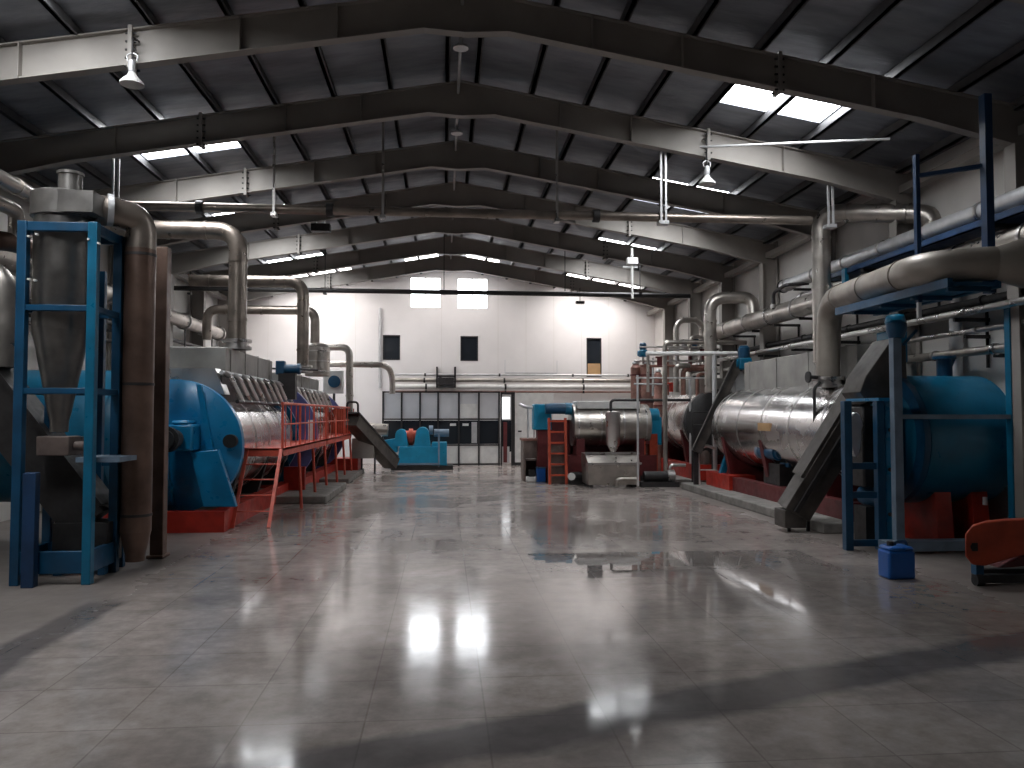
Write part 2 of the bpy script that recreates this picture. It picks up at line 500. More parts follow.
wins = []
for (a, b_) in (((411, 277), (440, 308)), ((458, 278), (487, 309))):
    x0, z1 = xz(*a, Y1); x1, z0 = xz(*b_, Y1); wins.append((x0, x1, z0, z1))
dwins = []
for (a, b_) in (((383, 335), (400, 360)), ((460.5, 336), (478, 361)), ((586.5, 338), (601.5, 377))):
    x0, z1 = xz(*a, Y1); x1, z0 = xz(*b_, Y1); dwins.append((x0, x1, z0, z1))
gable(Y1, 0.12, 'wall_back', 'wall', 'tall white panelled gable wall at the far end', wins + dwins)
pj = B()
for i in range(1, 15):
    x = XL + i * 0.98
    if any(w[0] - .05 < x < w[1] + .05 for w in wins + dwins): continue
    pj.box(x - .006, x + .006, Y1 - .006, Y1 + .01, 0.02, rz(x, 6.8))
struct('trim_3', 'sidewall', pj, 'vertical joint strips of the white far wall panels', 'trim')
for i, (x0, x1, z0, z1) in enumerate(wins):
    o = struct('window_%d' % (i + 1), 'winlit', B().box(x0, x1, Y1 + .08, Y1 + .09, z0, z1), 'blown out bright window high in the far gable, %s of the pair' % ('left' if i == 0 else 'right'), 'window')
    f = B().box((x0 + x1) / 2 - .015, (x0 + x1) / 2 + .015, Y1 + .03, Y1 + .07, z0, z1)
    f.box(x0, x1, Y1 + .03, Y1 + .07, z1 - .03, z1).box(x0, x1, Y1 + .03, Y1 + .07, z0, z0 + .03)
    build('window_frame', f, 'white', o)
lab = ['dark glazed window in the far wall beside the tall white conduit', 'dark glazed window in the middle of the far wall', 'tall dark window with a tan board below it in the far wall']
for i, (x0, x1, z0, z1) in enumerate(dwins):
    o = struct('window_%d' % (i + 3), 'glassdark', B().box(x0, x1, Y1 + .04, Y1 + .06, z0, z1), lab[i], 'window')
    f = B(); w = .035
    f.box(x0, x0 + w, Y1 - .01, Y1 + .05, z0, z1).box(x1 - w, x1, Y1 - .01, Y1 + .05, z0, z1).box(x0, x1, Y1 - .01, Y1 + .05, z0, z0 + w).box(x0, x1, Y1 - .01, Y1 + .05, z1 - w, z1)
    build('window_frame', f, 'alu', o)
    if i == 2:
        zz = xz(590, 363.5, Y1)[1]
        build('board', B().box(x0 + w, x1 - w, Y1 + .01, Y1 + .04, z0 + w, zz), 'tan', o)

# right side wall with two dark openings; left wall; near wall with a wide daylit door
def sidewall(x, t, name, holes, label):
    ys = sorted({Y0, Y1} | {q for h in holes for q in h[:2]}); mb = B()
    for i in range(len(ys) - 1):
        ym = (ys[i] + ys[i + 1]) / 2; z = 0
        for h in [h for h in holes if h[0] < ym < h[1]]:
            mb.box(x, x + t, ys[i], ys[i + 1], z, h[2]); z = h[3]
        mb.box(x, x + t, ys[i], ys[i + 1], z, 5.62)
    return struct(name, 'sidewall', mb, label, 'wall')


RW = [(8.9, 9.86, 4.14, 4.6), (10.33, 10.76, 4.02, 4.45)]
sidewall(XR, .1, 'wall_right', RW, 'grey white side wall behind the machines on the right')
sidewall(XL - .1, .1, 'wall_left', [], 'grey white side wall behind the machines on the left')
for i, (y0, y1, z0, z1) in enumerate(RW):
    o = struct('window_%d' % (i + 6), 'glassdark', B().box(XR + .04, XR + .05, y0, y1, z0, z1), ['wide dark window high in the right side wall', 'small dark window high in the right side wall behind the blue post'][i], 'window')
    build('window_frame', B().box(XR - .01, XR + .04, y0, y1, z0, z0 + .04).box(XR - .01, XR + .04, y0, y1, z1 - .04, z1).box(XR - .01, XR + .04, (y0 + y1) / 2 - .02, (y0 + y1) / 2 + .02, z0, z1), 'alu', o)
gable(Y0 - .1, 0.1, 'wall_front', 'sidewall', 'near gable wall behind the photographer')

# ================================================================ ROOF SERVICES
# main cross pipe below the second frame
zc = at(460, 213, 12.0).z
xa, xb = at(113, 209, 12.0).x, at(811, 213, 12.0).x
T = Thing('overhead_pipe', 'long silver pipe slung across the hall below the second roof frame', 'pipe', ((xa + xb) / 2, 12.0, zc))
T.part('pipe_run', 'dullclad', B().cyl((xa, 12.0, zc), (xb, 12.0, zc), 0.07, 20))
fl = B()
for px in (200, 330, 596): x = at(px, 212, 12.0).x; fl.cyl((x - .05, 12, zc), (x + .05, 12, zc), .10, 20)
T.part('flange', 'dark', fl)
hz = {113: 2, 274: 1, 383: 1, 557: 1, 661: 2, 828: 2}
for px, nrod in hz.items():
    x = at(px, 180, 11.9).x; zt = 6.3 - .17 * abs(x - XM)
    nm = {113: 'pair of white hanger rods rising behind the cyclone head', 274: 'grey hanger rod of the cross pipe just right of the lit left rafter splice', 383: 'grey hanger rod left of the ridge holding the cross pipe',
          557: 'grey hanger rod right of the ridge holding the cross pipe', 661: 'bright pair of hanger rods beside the right high bay lamp', 828: 'pair of hanger rods above the tall elbowed duct on the right'}[px]
    mb = B()
    for q in range(nrod):
        xx = x + q * .075
        mb.bar((xx, 11.9, zc - .1), (xx, 11.9, zt), .03 if nrod == 2 else .035, .03)
    mb.box(x - .04, x + .04 + .075 * (nrod - 1), 11.86, 12.02, zc - .13, zc - .08)
    single('pipe_hanger', nm, 'pipe hanger', 'silver' if nrod == 2 else 'steel', mb, 'hangers of the overhead cross pipe')
# dark far cross pipe
a, b_ = at(166, 288, 20.3), at(690, 296, 20.3)
T = Thing('overhead_pipe', 'thin dark pipe crossing the hall in front of the bright gable windows', 'pipe', ((a + b_) / 2))
T.part('pipe_run', 'dark', B().tube([a, b_], 0.06, 12))
hm = B()
for px in (190, 325, 444, 565, 640): q = at(px, 291, 20.3); hm.bar((q.x, q.y, q.z), (q.x, q.y, 6.75 - .17 * abs(q.x - XM)), .02, .02).box(q.x - .04, q.x + .04, q.y - .09, q.y + .09, q.z - .09, q.z - .05)
T.part('hanger', 'dark', hm)

# conduit on the ridge with small round fittings
single('conduit', 'pale conduit running along the underside of the ridge', 'conduit', 'silver', B().tube([(0.2, 6.7, 6.55), (0.2, 24.6, 6.55)], .022, 10))
for k, y in enumerate((10.0, 13.1, 18.1)):
    single('ceiling_fitting', ['small round fitting under the ridge conduit nearest the camera', 'small round fitting under the ridge conduit just past the second frame', 'small round fitting under the ridge conduit past the fourth frame'][k], 'ceiling fitting', 'silver',
           B().lathe((0.2, y, 6.53), (0, 0, -1), [(0, .02), (.10, .02), (.11, .09), (.14, .10), (.155, .06), (.16, .02)], 20), 'fittings under the ridge conduit')


def highbay(px, py, Y, lab):
    p = at(px, py, Y - .18); zt = under(abs(p.x - XM))
    T = Thing('high_bay_lamp', lab, 'lamp', p, 'high bay lamps under the rafters')
    T.part('hook', 'dark', B().tube([(p.x, p.y, p.z + .20), (p.x, p.y, zt + .25), (p.x, Y - .02, zt + .28)], .012, 8, .04))
    T.part('ballast_housing', 'silver', B().lathe((p.x, p.y, p.z + .22), (0, 0, -1), [(0, .02), (.02, .04), (.12, .045), (.15, .03)], 20))
    T.part('lamp_shade', 'white', B().lathe((p.x, p.y, p.z + .07), (0, 0, -1), [(0, .04), (.03, .05), (.11, .125), (.135, .13), (.13, .12), (.04, .045)], 28))
    br = B()
    for s in (-1, 1): br.tube([(p.x + s * .05, p.y, p.z + .2), (p.x + s * .06, p.y, p.z + .27), (p.x, p.y, p.z + .30)], .008, 6, .02)
    T.part('bracket', 'silver', br)


highbay(132, 79, 9.2, 'unlit high bay lamp hanging under the lit left haunch of the nearest frame')
highbay(707, 180, 11.8, 'unlit high bay lamp hanging under the lit right haunch of the second frame')
# hanging boxes
q = at(321, 229, 17.0)
T = Thing('hanging_light_box', 'dark boxy light fitting hung on two rods in front of a lit rafter', 'light fitting', q)
T.part('housing', 'dark', B().box(q.x - .20, q.x + .20, q.y - .1, q.y + .1, q.z - .06, q.z + .10), bev=.01)
hm = B()
for s in (-.09, .09): hm.tube([(q.x + s, q.y, q.z + .1), (q.x + s, q.y, under(abs(q.x - XM)) + .02)], .011, 8)
T.part('rod', 'silver', hm)
q = at(632, 262, 16.8)
T = Thing('hanging_light_box', 'white box fitting on a long white drop rod right of centre', 'light fitting', q)
T.part('housing', 'white', B().box(q.x - .12, q.x + .12, q.y - .08, q.y + .08, q.z - .06, q.z + .09), bev=.01)
T.part('rod', 'white', B().tube([(q.x, q.y, q.z + .3), (q.x, q.y, q.z - .8)], .03, 10))
T.part('crossbar', 'silver', B().box(q.x - .2, q.x + .12, q.y - .02, q.y + .02, q.z - .13, q.z - .09))
q = at(580, 302, 24.5)
T = Thing('hanging_light_box', 'tiny dark fitting hanging in front of the far white wall', 'light fitting', q)
T.part('housing', 'dark', B().box(q.x - .13, q.x + .13, q.y - .1, q.y + .1, q.z - .06, q.z + .02))
T.part('rod', 'dark', B().tube([(q.x, q.y, q.z), (q.x, q.y, under(abs(q.x - XM)) + .05)], .012, 8))
# brace rods
single('brace_rod', 'thin pale brace rod crossing below the bright right skylight', 'brace', 'silver', B().tube([at(700, 147, 11.6), at(890, 139, 10.2)], .018, 8))
# bulbs along the right eave
for k, (px, py, Y) in enumerate(((958, 172, 11.2), (970, 163, 11.0), (999, 150, 10.5))):
    q = at(px, py, Y)
    T = Thing('wall_bulb', ['small bulb on the right eave, farthest of the three', 'small bulb on the right eave, middle of the three', 'small bulb on the right eave, nearest of the three'][k], 'bulb', q, 'bulbs along the right eave')
    T.part('bulb_glass', 'bulb', B().lathe(q, (0, 0, -1), [(0, .02), (.02, .032), (.05, .03), (.07, .01)], 14))
    T.part('socket', 'dark', B().lathe(q + V((0, 0, .05)), (0, 0, -1), [(0, .018), (.05, .022)], 12).tube([q + V((0, 0, .05)), (q.x, q.y, 5.2)], .006, 6))

# ================================================================ FAR WALL
P = lambda px, py: at(px, py, 27.1)
for k, (x0, x1, py, r, m, lab) in enumerate(((395, 640, 374.5, .035, 'silver', 'topmost thin pipe of the rack along the far wall'), (392, 655, 380, .07, 'clad', 'brown grey pipe, second from the top on the far wall'),
                                             (394, 655, 386.5, .085, 'white', 'thick white pipe, third from the top on the far wall'), (394, 655, 391.5, .03, 'copper', 'thin brown pipe lowest of the rack on the far wall'))):
    a, b_ = P(x0, py), P(x1, py); b_.z = a.z
    T = Thing('wall_pipe', lab, 'pipe', (a + b_) / 2, 'pipes along the far wall')
    T.part('pipe_run', m, B().cyl(a, b_, r, 16))
    cl = B()
    for t in (.12, .42, .72, .95): c = a.lerp(b_, t); cl.cyl(c - V((.03, 0, 0)), c + V((.03, 0, 0)), r + .018, 16).box(c.x - .02, c.x + .02, c.y, Y1 - .001, c.z - .02, c.z + .02)
    T.part('clamp', 'dark', cl)
a = P(437, 367); b_ = P(455, 388); fr = B()
for x in (a.x, b_.x): fr.box(x - .03, x + .03, 26.9, Y1 - .01, b_.z, a.z)
fr.box(a.x, b_.x, 26.9, 26.96, a.z - .35, a.z - .30).box(a.x, b_.x, 26.9, 26.96, b_.z, b_.z + .05).bar((a.x, 26.93, a.z - .32), (b_.x, 26.93, b_.z + .2), .03, .03)
T = Thing('pipe_bracket', 'dark open bracket standing on the far wall pipes left of the middle window', 'bracket', ((a.x + b_.x) / 2, 27.1, b_.z))
T.part('bracket_frame', 'alu', fr); T.part('tray', 'dark', B().box(a.x + .04, b_.x - .04, 26.9, 27.25, b_.z + .1, b_.z + .35))
a, b_ = at(380, 308, 27.345), at(380, 388, 27.345)
single('conduit', 'tall white vertical conduit on the far wall left of the dark window', 'conduit', 'silver', B().tube([a, b_], .05, 12))
a, b_ = P(505, 373), P(557, 373.5)
single('wall_shelf_rail', 'thin pale rail on the far wall between the dark windows', 'rail', 'silver', B().bar(a, b_, .05, .05).bar(b_, b_ + V((0, 0, .45)), .02, .02).bar(P(505, 373), P(505, 360), .02, .02))

# partition ---------------------------------------------------------------
PY = 26.1
cols = [383, 401.6, 420, 438, 458.8, 478.8, 499]
T = Thing('glazed_partition', 'dark framed office partition with grey panels above and white panels below', 'partition', (at(440, 464, PY).x, PY, 0))
zt, zm, zb = at(440, 392, PY).z, at(440, 419, PY).z, at(440, 445, PY).z
xs = [at(c, 430, PY).x for c in cols]
fr = B()
for x in xs: fr.box(x - .028, x + .028, PY - .05, PY + .05, 0, zt)
for z in (zt, zm, zb, 0.05): fr.box(xs[0] - .03, xs[-1] + .03, PY - .045, PY + .045, z - .03, z + .02)
T.part('frame', 'alu', fr)
for i in range(6):
    T.part('upper_panel', 'partition', B().box(xs[i] + .028, xs[i + 1] - .028, PY - .01, PY + .01, zm + .03, zt - .05))
    T.part('glass_pane', 'glassdark', B().box(xs[i] + .028, xs[i + 1] - .028, PY - .01, PY + .01, zb + .03, zm - .05))
    T.part('lower_panel', 'white', B().box(xs[i] + .028, xs[i + 1] - .028, PY - .01, PY + .01, .08, zb - .05))
x0 = xs[4] + .05
T.part('lower_white_strip', 'white', B().box(x0, xs[5] - .05, PY - .02, PY - .011, zm + .03, zm + .5))
nb = B()
for px in (453, 465.5): q = at(px, 424.5, PY); nb.box(q.x - .1, q.x + .1, PY - .02, PY - .011, q.z - .045, q.z + .035)
T.part('notice', 'white', nb)
T.part('wall_notice', 'silver', B().box(at(471.5, 430, PY).x, at(477, 430, PY).x, PY - .03, PY - .011, at(470, 443, PY).z, at(470, 422, PY).z))
# lit doorway + door
dx0, dx1 = xs[-1] + .05, at(513, 430, PY).x
T = Thing('doorway_frame', 'dark framed doorway with a bright light above, right end of the partition', 'doorway', ((dx0 + dx1) / 2, PY, 0))
T.part('frame', 'alu', B().box(dx0 - .0, dx0 + .05, PY - .04, PY + .04, 0, zt).box(dx1 - .06, dx1 + .06, PY - .04, PY + .04, 0, zt).box(dx0, dx1, PY - .04, PY + .04, zt - .08, zt))
T.part('fanlight', 'doorlit', B().box(dx0 + .04, dx1 - .1, PY + .0, PY + .015, zm, zt - .16))
T.part('glass_pane', 'glassdark', B().box(dx0 + .04, dx1 - .06, PY + .0, PY + .015, .45, zm - .04))
T.part('kick_panel', 'partition', B().box(dx0 + .05, dx1 - .12, PY - .01, PY + .01, .08, .62))
T.part('door_edge', 'maroon', B().box(dx1 - .32, dx1 - .2, PY - .05, PY - .02, .1, zm - .1))
bx0, bx1 = dx1 + .06, at(526, 430, PY).x
T = Thing('panel_door', 'plain white door right of the bright doorway', 'door', ((bx0 + bx1) / 2, PY, 0))
T.part('leaf', 'white', B().box(bx0, bx1 + .9, PY - .02, PY + .02, .1, zt - .02)); T.part('sill', 'dark', B().box(bx0, bx1 + .9, PY - .03, PY + .03, 0.0, .1))
T.part('handle', 'dark', B().box(bx0 + .1, bx0 + .22, PY - .06, PY - .02, 1.1, 1.15))

# blue press -----------------------------------------------------------------
BY = 24.6
X_ = lambda px: at(px, 440, BY).x
Z_ = lambda py: at(420, py, BY).z
T = Thing('screw_press', 'bright blue press with two round bearing housings and an orange coupling', 'machine', (X_(420), BY, 0))
T.part('bed', 'cyan', B().prism([(X_(398), BY - .4, Z_(464)), (X_(439), BY - .4, Z_(464)), (X_(439), BY - .4, Z_(446)), (X_(400), BY - .4, Z_(446))], (0, .9, 0)), bev=.02)
T.part('plinth', 'dark', B().box(X_(392), X_(453), BY - .5, BY + .6, 0, Z_(465)))
for x0, x1, top in ((396, 407, 429), (416, 429, 427)):
    xc, r = (X_(x0) + X_(x1)) / 2, (X_(x1) - X_(x0)) / 2
    pts = [(xc - r * 1.25, BY - .35, Z_(446)), (xc - r, BY - .35, Z_(top) - r)] + [(xc + r * math.cos(t), BY - .35, Z_(top) - r + r * math.sin(t)) for t in [PI - i * PI / 12 for i in range(13)]] + [(xc + r * 1.25, BY - .35, Z_(446))]
    T.part('bearing_housing', 'cyan', B().prism(pts, (0, .75, 0)), bev=.01)
T.part('coupling', 'orange', B().cyl((X_(405), BY, Z_(437)), (X_(417), BY, Z_(437)), .2, 20).cyl((X_(409), BY, Z_(437)), (X_(413), BY, Z_(437)), .26, 20))
T.part('motor', 'paleblue', B().cyl((X_(434), BY + .1, Z_(433)), (X_(449), BY + .1, Z_(433)), .12, 18).cyl((X_(429), BY, Z_(430)), (X_(433), BY, Z_(430)), .14, 16))
T.part('gearbox', 'cyan', B().box(X_(432), X_(447), BY - .35, BY + .4, Z_(465), Z_(442)).prism([(X_(378), BY - .3, Z_(441)), (X_(398), BY - .3, Z_(438)), (X_(398), BY - .3, Z_(452)), (X_(386), BY - .3, Z_(450))], (0, .6, 0)), bev=.02)
T.part('guard_rail', 'paleblue', B().bar((X_(400), BY - .55, Z_(463)), (X_(439), BY - .55, Z_(463)), .05, .06).bar((X_(439), BY - .55, Z_(464)), (X_(439), BY - .55, Z_(432)), .05, .05).box(X_(438.5), X_(439.5), BY - .58, BY - .38, .1, .2))


# ================================================================ MACHINES: helper for tube-bundle disc dryers
def saddle(mb, xc, zc, r, y, t, wbase):
    pts = []
    for i in range(13):
        a = PI + (i / 12) * PI * 0.84 + PI * .08; pts.append((xc + (r + .01) * math.cos(a), y, zc + (r + .01) * math.sin(a)))
    pts += [(xc + wbase, y, .28), (xc - wbase, y, .28)]
    mb.prism(pts, (0, t, 0)); return mb


def dryer(lab, xc, zc, r, ya, yb, headmat, side, headr, hood=None, hoodm='grey', basez=.30, plinth=None, basem='red'):
    """horizontal steam dryer, axis along the hall. side=+1 stands on the right"""
    T = Thing('rotary_dryer', lab, 'dryer', (xc, (ya + yb) / 2, 0), 'horizontal drum dryers')
    jk = T.part('jacket', 'jacket', B().lathe((xc, ya, zc), (0, 1, 0), [(0, r * .6), (.03, r * .97), (.06, r), (yb - ya - .06, r), (yb - ya - .03, r * .97), (yb - ya, r * .6)], 64))
    n = int((yb - ya) / 1.15); bd = B().bands((xc, ya + .3, zc), (xc, yb - .3, zc), r + .006, n + 1, .05, 64)
    T.part('jacket_seam', 'steel', bd, jk)
    T.part('end_head', headmat, B().lathe((xc, ya - .02, zc), (0, 1, 0), [(-.10, .15), (-.09, headr * .55), (-.02, headr * .90), (.03, headr), (.17, headr), (.17, headr * .8), (.25, r * .9)], 64))
    T.part('far_head', headmat, B().lathe((xc, yb + .02, zc), (0, -1, 0), [(-.10, .15), (-.09, headr * .55), (-.02, headr * .90), (.03, headr), (.13, headr), (.13, headr * .8), (.2, r * .9)], 64))
    sm = B()
    for y in (ya + .45, (ya + yb) / 2, yb - .65): saddle(sm, xc, zc, r, y, .14, r * .75)
    T.part('saddle', 'dark' if side < 0 else 'maroon', sm)  # saddles coloured dark and maroon, standing in for shade under the drums
    T.part('base_frame', basem, B().box(xc - r * .95, xc - r * .72, ya - .3, yb, .0 if basez < .35 else .14, basez).box(xc + r * .72, xc + r * .95, ya - .3, yb, .0 if basez < .35 else .14, basez).box(xc - r * .97, xc + r * .97, ya - .48, ya - .305, .0 if basez < .35 else .14, basez))
    if hood:
        hx0, hx1, hy0, hy1, hz = hood
        pts = [(hx0, hy0, zc + .3), (hx1, hy0, zc + .3), (hx1, hy0, hz), (hx0, hy0, hz)]
        h = T.part('vapour_hood', hoodm, B().prism(pts, (0, hy1 - hy0, 0)), bev=.015)
        sb = B()
        for i in range(4): y = hy0 + .3 + i * (hy1 - hy0 - .6) / 3; sb.box(hx0 - .012, hx1 + .012, y - .02, y + .02, zc + .5, hz + .012)
        T.part('hood_rib', hoodm, sb, h)
    return T


# ---------------------------------------------------------------- LEFT ROW
T = dryer('near steel drum dryer of the left row with a big blue front head', -4.02, 1.22, .91, 12.2, 16.9, 'blue', -1, 1.0, (-4.75, -3.48, 12.95, 16.4, 2.77))
# face bracing, bearing and legs of the blue head
T.part('head_leg', 'blue', B().prism([at(190, 452, 11.85), at(218, 450, 11.85), at(236, 507, 11.85), at(203, 507, 11.85)], (0, .12, 0)), label='sloping blue leg plate under the blue head', bev=.01)
T.part('head_rib', 'blue', B().prism([at(150, 382, 12.0), at(158, 382, 12.0), at(172, 505, 12.0), at(160, 505, 12.0)], (0, .1, 0)).prism([at(196, 384, 12.02), at(201, 385, 12.02), at(213, 450, 12.02), at(207, 452, 12.02)], (0, .06, 0)))
q = at(180, 437, 11.8)
T.part('bearing', 'blue', B().box(q.x - .16, q.x + .2, 11.7, 12.1, q.z - .2, q.z + .18).box(q.x - .1, q.x + .14, 11.72, 12.1, q.z + .18, q.z + .24), bev=.03)
T.part('drive_shaft', 'black', B().cyl((q.x - .02, 11.62, q.z - .02), (q.x - .02, 11.2, q.z - .02), .13, 24).cyl((q.x - .02, 11.35, q.z - .02), (q.x - .02, 11.25, q.z - .02), .18, 24))
q = at(231, 441, 12.1)
T.part('inspection_hole', 'black', B().lathe((q.x, 12.02, q.z), (0, 1, 0), [(0, .10), (.1, .10)], 24), label='dark oval opening in the blue head')
T.part('front_cover', 'steel', B().prism([(-4.95, 12.45, 2.0), (-3.35, 12.45, 2.0), (-3.5, 12.45, 2.4), (-4.8, 12.45, 2.4)], (0, .3, 0)), label='brownish steel cover above the blue head')


def manifold(name, lab, y0, y1, xr, zr, n):
    T = Thing(name, lab, 'pipework', (xr, (y0 + y1) / 2, zr - .4), 'steam tube manifolds on the dryers')
    T.part('header_pipe', 'silver', B().tube([(xr, y0, zr), (xr, y1, zr)], .035, 12))
    T.part('lower_rail', 'dark', B().tube([(xr + .22, y0 + .1, zr - .45), (xr + .22, y1 - .1, zr - .45)], .03, 10).box(xr - .02, xr + .01, y0, y1, zr - .45, zr - .05))
    for i in range(n):
        y = y0 + .12 + i * (y1 - y0 - .4) / (n - 1)
        T.part('steam_tube', 'steel', B().tube([(xr, y, zr), (xr + .1, y + .02, zr - .06), (xr + .20, y + .3, zr - .40), (xr + .22, y + .3, zr - .46)], .04, 10, .08))


manifold('steam_manifold', 'row of bright slanting steam tubes along the near left dryer', 12.5, 17.1, -3.42, 2.34, 9)
L2 = dryer('far steel drum dryer of the left row behind the red platform', -3.92, 1.25, .95, 17.5, 22.6, 'violet', -1, 1.18, (-4.6, -3.42, 17.9, 22.0, 2.62))
T = L2
q = at(310, 424, 17.0)
T.part('level_gauge', 'white', B().box(q.x - .05, q.x + .05, 17.05, 17.12, at(310, 449, 17).z, at(310, 420, 17).z), label='white upright gauge strip on the violet head')
T.part('leg_plate', 'red', B().box(-3.25, -2.83, 16.5, 16.62, .15, .62), label='red box foot at the violet head')
T.part('green_bracket', 'teal', B().prism([(-3.5, 16.75, .2), (-3.1, 16.75, .2), (-3.3, 16.75, 1.1), (-3.55, 16.75, 1.1)], (0, .1, 0)))
manifold('steam_manifold', 'row of slanting steam tubes along the far left dryer', 17.6, 22.2, -3.3, 2.28, 8)
single('concrete_plinth', 'low concrete plinth under the left dryers beside the red ladder', 'plinth', 'concrete', B().box(-5.0, -2.22, 15.3, 18.4, 0, .14), bev=.02)
single('concrete_plinth', 'low dark concrete plinth at the far end of the left dryers', 'plinth', 'concrete', B().box(-5.0, -2.3, 19.6, 23.4, 0, .12), bev=.02)


def platform(lab, y0, y1, ladder, grp):
    x0, x1, z = -3.16, -2.57, 1.13
    T = Thing('access_platform', lab, 'platform', ((x0 + x1) / 2, (y0 + y1) / 2, 0), grp)
    dk = T.part('deck', 'railred', B().box(x0, x1, y0, y1, z - .015, z + .015).box(x1 - .03, x1, y0, y1, z - .11, z + .02).box(x0, x0 + .03, y0, y1, z - .11, z + .02).box(x0, x1, y0, y0 + .04, z - .11, z + .02))
    g = B()
    for i in range(int((y1 - y0) / .3)): g.box(x0 + .05, x1 - .05, y0 + .15 + i * .3, y0 + .22 + i * .3, z - .06, z - .015)
    T.part('deck_bearer', 'red', g, dk, each=True)
    n = 4
    for i in range(n):
        y = y0 + .05 + i * (y1 - y0 - .1) / (n - 1)
        T.part('rail_post', 'railred', B().cyl((x1 - .02, y, z), (x1 - .02, y, z + .74), .02, 10))
        if i: T.part('leg', 'railred', B().tube([(x1 - .04, y, z - .05), (x1 + .02, y, 0)], .028, 10))
    T.part('handrail', 'railred', B().tube([(x1 - .02, y0, z + .74), (x1 - .02, y1, z + .74)], .022, 10))
    T.part('mid_rail', 'railred', B().tube([(x1 - .02, y0, z + .40), (x1 - .02, y1, z + .40)], .014, 8))
    bal = B()
    for i in range(10): y = y0 + .3 + i * (y1 - y0 - .6) / 9; bal.cyl((x1 - .02, y, z), (x1 - .02, y, z + .74), .009, 6)
    T.part('baluster', 'railred', bal, each=True)
    if ladder:
        for x in (x0 + .03, x1 - .03):
            T.part('ladder_stile', 'railred', B().bar((x, y0, z), (x, y0 - .85, 0), .05, .035))
        for i in range(1, 5):
            t = i / 5; T.part('rung', 'railred', B().cyl((x0 + .03, y0 - .85 * t, z * (1 - t)), (x1 - .03, y0 - .85 * t, z * (1 - t)), .012, 8))
    return T


platform('red steel access platform with a ladder beside the near left dryer', 12.97, 17.7, True, 'red access platforms')
T = platform('red steel access platform with mesh end panel beside the far left dryer', 17.8, 22.4, False, 'red access platforms')
T.part('end_panel', 'orange', B().box(-3.1, -2.5, 22.35, 22.38, 1.15, 1.85), label='orange sheet panel at the platform end')
a, b_ = at(352, 420, 21.9), at(392, 467, 23.6)
T = Thing('inclined_conveyor', 'dark inclined screw conveyor running down to the blue press', 'conveyor', (b_.x, b_.y, 0), 'inclined conveyors')
T.part('trough', 'conv', B().bar(a, b_ + V((0, 0, .1)), .42, .34)); T.part('cover', 'dark', B().bar(a + V((0, 0, .2)), b_ + V((0, 0, .3)), .46, .05))
T.part('leg', 'dark', B().bar((b_.x - .45, 23.0, .0), (b_.x - .45, 23.0, .75), .05, .05)); T.part('leg', 'dark', B().bar((b_.x - .8, 22.8, .0), (b_.x - .8, 22.8, 1.1), .05, .05))
T.part('handhold', 'black', B().tube([at(347, 418, 21.9), at(347, 402, 21.9), at(358, 402, 21.9), at(358, 418, 21.9)], .03, 8, .1))
q = at(330, 453, 22.8)
T = Thing('feed_tank', 'low grey steel tank below the far red platform end', 'tank', (q.x, 22.9, 0.12))
T.part('tank_body', 'grey', B().box(at(352, 450, 22.6).x, at(374, 450, 22.6).x, 22.5, 23.3, .45, 1.02), bev=.02); T.part('base', 'red', B().box(-3.3, -2.4, 22.5, 23.3, .12, .45))
q = at(365, 437, 24.3)
single('round_duct', 'pale horizontal duct leading from the far dryer to the blue press', 'duct', 'clad', B().tube([at(345, 428, 24.4), at(388, 430, 24.4)], .19, 20))

# vent ducts rising off the left dryers
def vent(lab, pts, r, m='clad', flange=None, seg=20, group=None, name='vent_duct', bend=None):
    pts = [V(p) for p in pts]; base = pts[-1]
    T = Thing(name, lab, 'duct' if 'duct' in name else 'pipe', base, group)
    T.part('duct_run', m, B().tube(pts, r, seg, bend or r * 2.6))
    fb = B()
    for i in range(len(pts) - 1):
        L = (pts[i + 1] - pts[i]).length
        if L > r * 9: fb.bands(pts[i], pts[i + 1], r + .012, 2 + int(L > 2.5), .05, seg, False)
    if not fb.v: fb.bands(pts[0], pts[1], r + .012, 1, .05, seg)
    T.part('joint_band', m if m != 'brown_clad' else 'dark', fb)
    if flange: T.part('base_flange', 'steel', B().lathe(base, (0, 0, 1), [(0, r + .09), (.05, r + .09), (.05, r + .03), (.12, r + .03), (.12, r + .09), (.17, r + .09)], seg))
    return T


def V3(px, py, Y): return at(px, py, Y)


p = V3(237, 350, 13.6); t = V3(237, 231, 13.6)
vent('tall elbowed steel duct rising from the near left dryer hood', [(-5.6, 13.6, t.z), (p.x, 13.6, t.z), (p.x, 13.6, 2.78)], .15, 'dullclad', flange=True, group='elbowed ducts over the left dryers')
vent('slim pipe standing right behind the tall duct of the near left dryer', [(-5.3, 14.3, t.z + .05), (V3(243.5, 300, 14.3).x, 14.3, t.z + .05), (V3(243.5, 300, 14.3).x, 14.3, 2.78)], .055, name='vent_pipe')
p = V3(302.5, 378, 18.2); t = V3(302, 282, 18.2)
vent('second elbowed duct over the left row, beside the pale upright vessel', [(V3(190, 282, 18.2).x, 18.2, t.z), (p.x, 18.2, t.z), (p.x, 18.2, 2.63)], .13, 'dullclad', flange=True, group='elbowed ducts over the left dryers')
p = V3(315, 345, 19.9); t = V3(315, 310.5, 19.9)
vent('third elbowed duct of the left row ending on the pale upright vessel', [(V3(207, 330, 19.9).x, 19.9, t.z - .75), (V3(207, 310, 19.9).x, 19.9, t.z), (p.x, 19.9, t.z), (p.x, 19.9, 3.42)], .11, 'dullclad', flange=False, group='elbowed ducts over the left dryers')
q = V3(316, 380, 19.7)
T = Thing('upright_vessel', 'pale upright steel vessel on the far left dryer hood', 'vessel', (q.x, 19.9, 2.63))
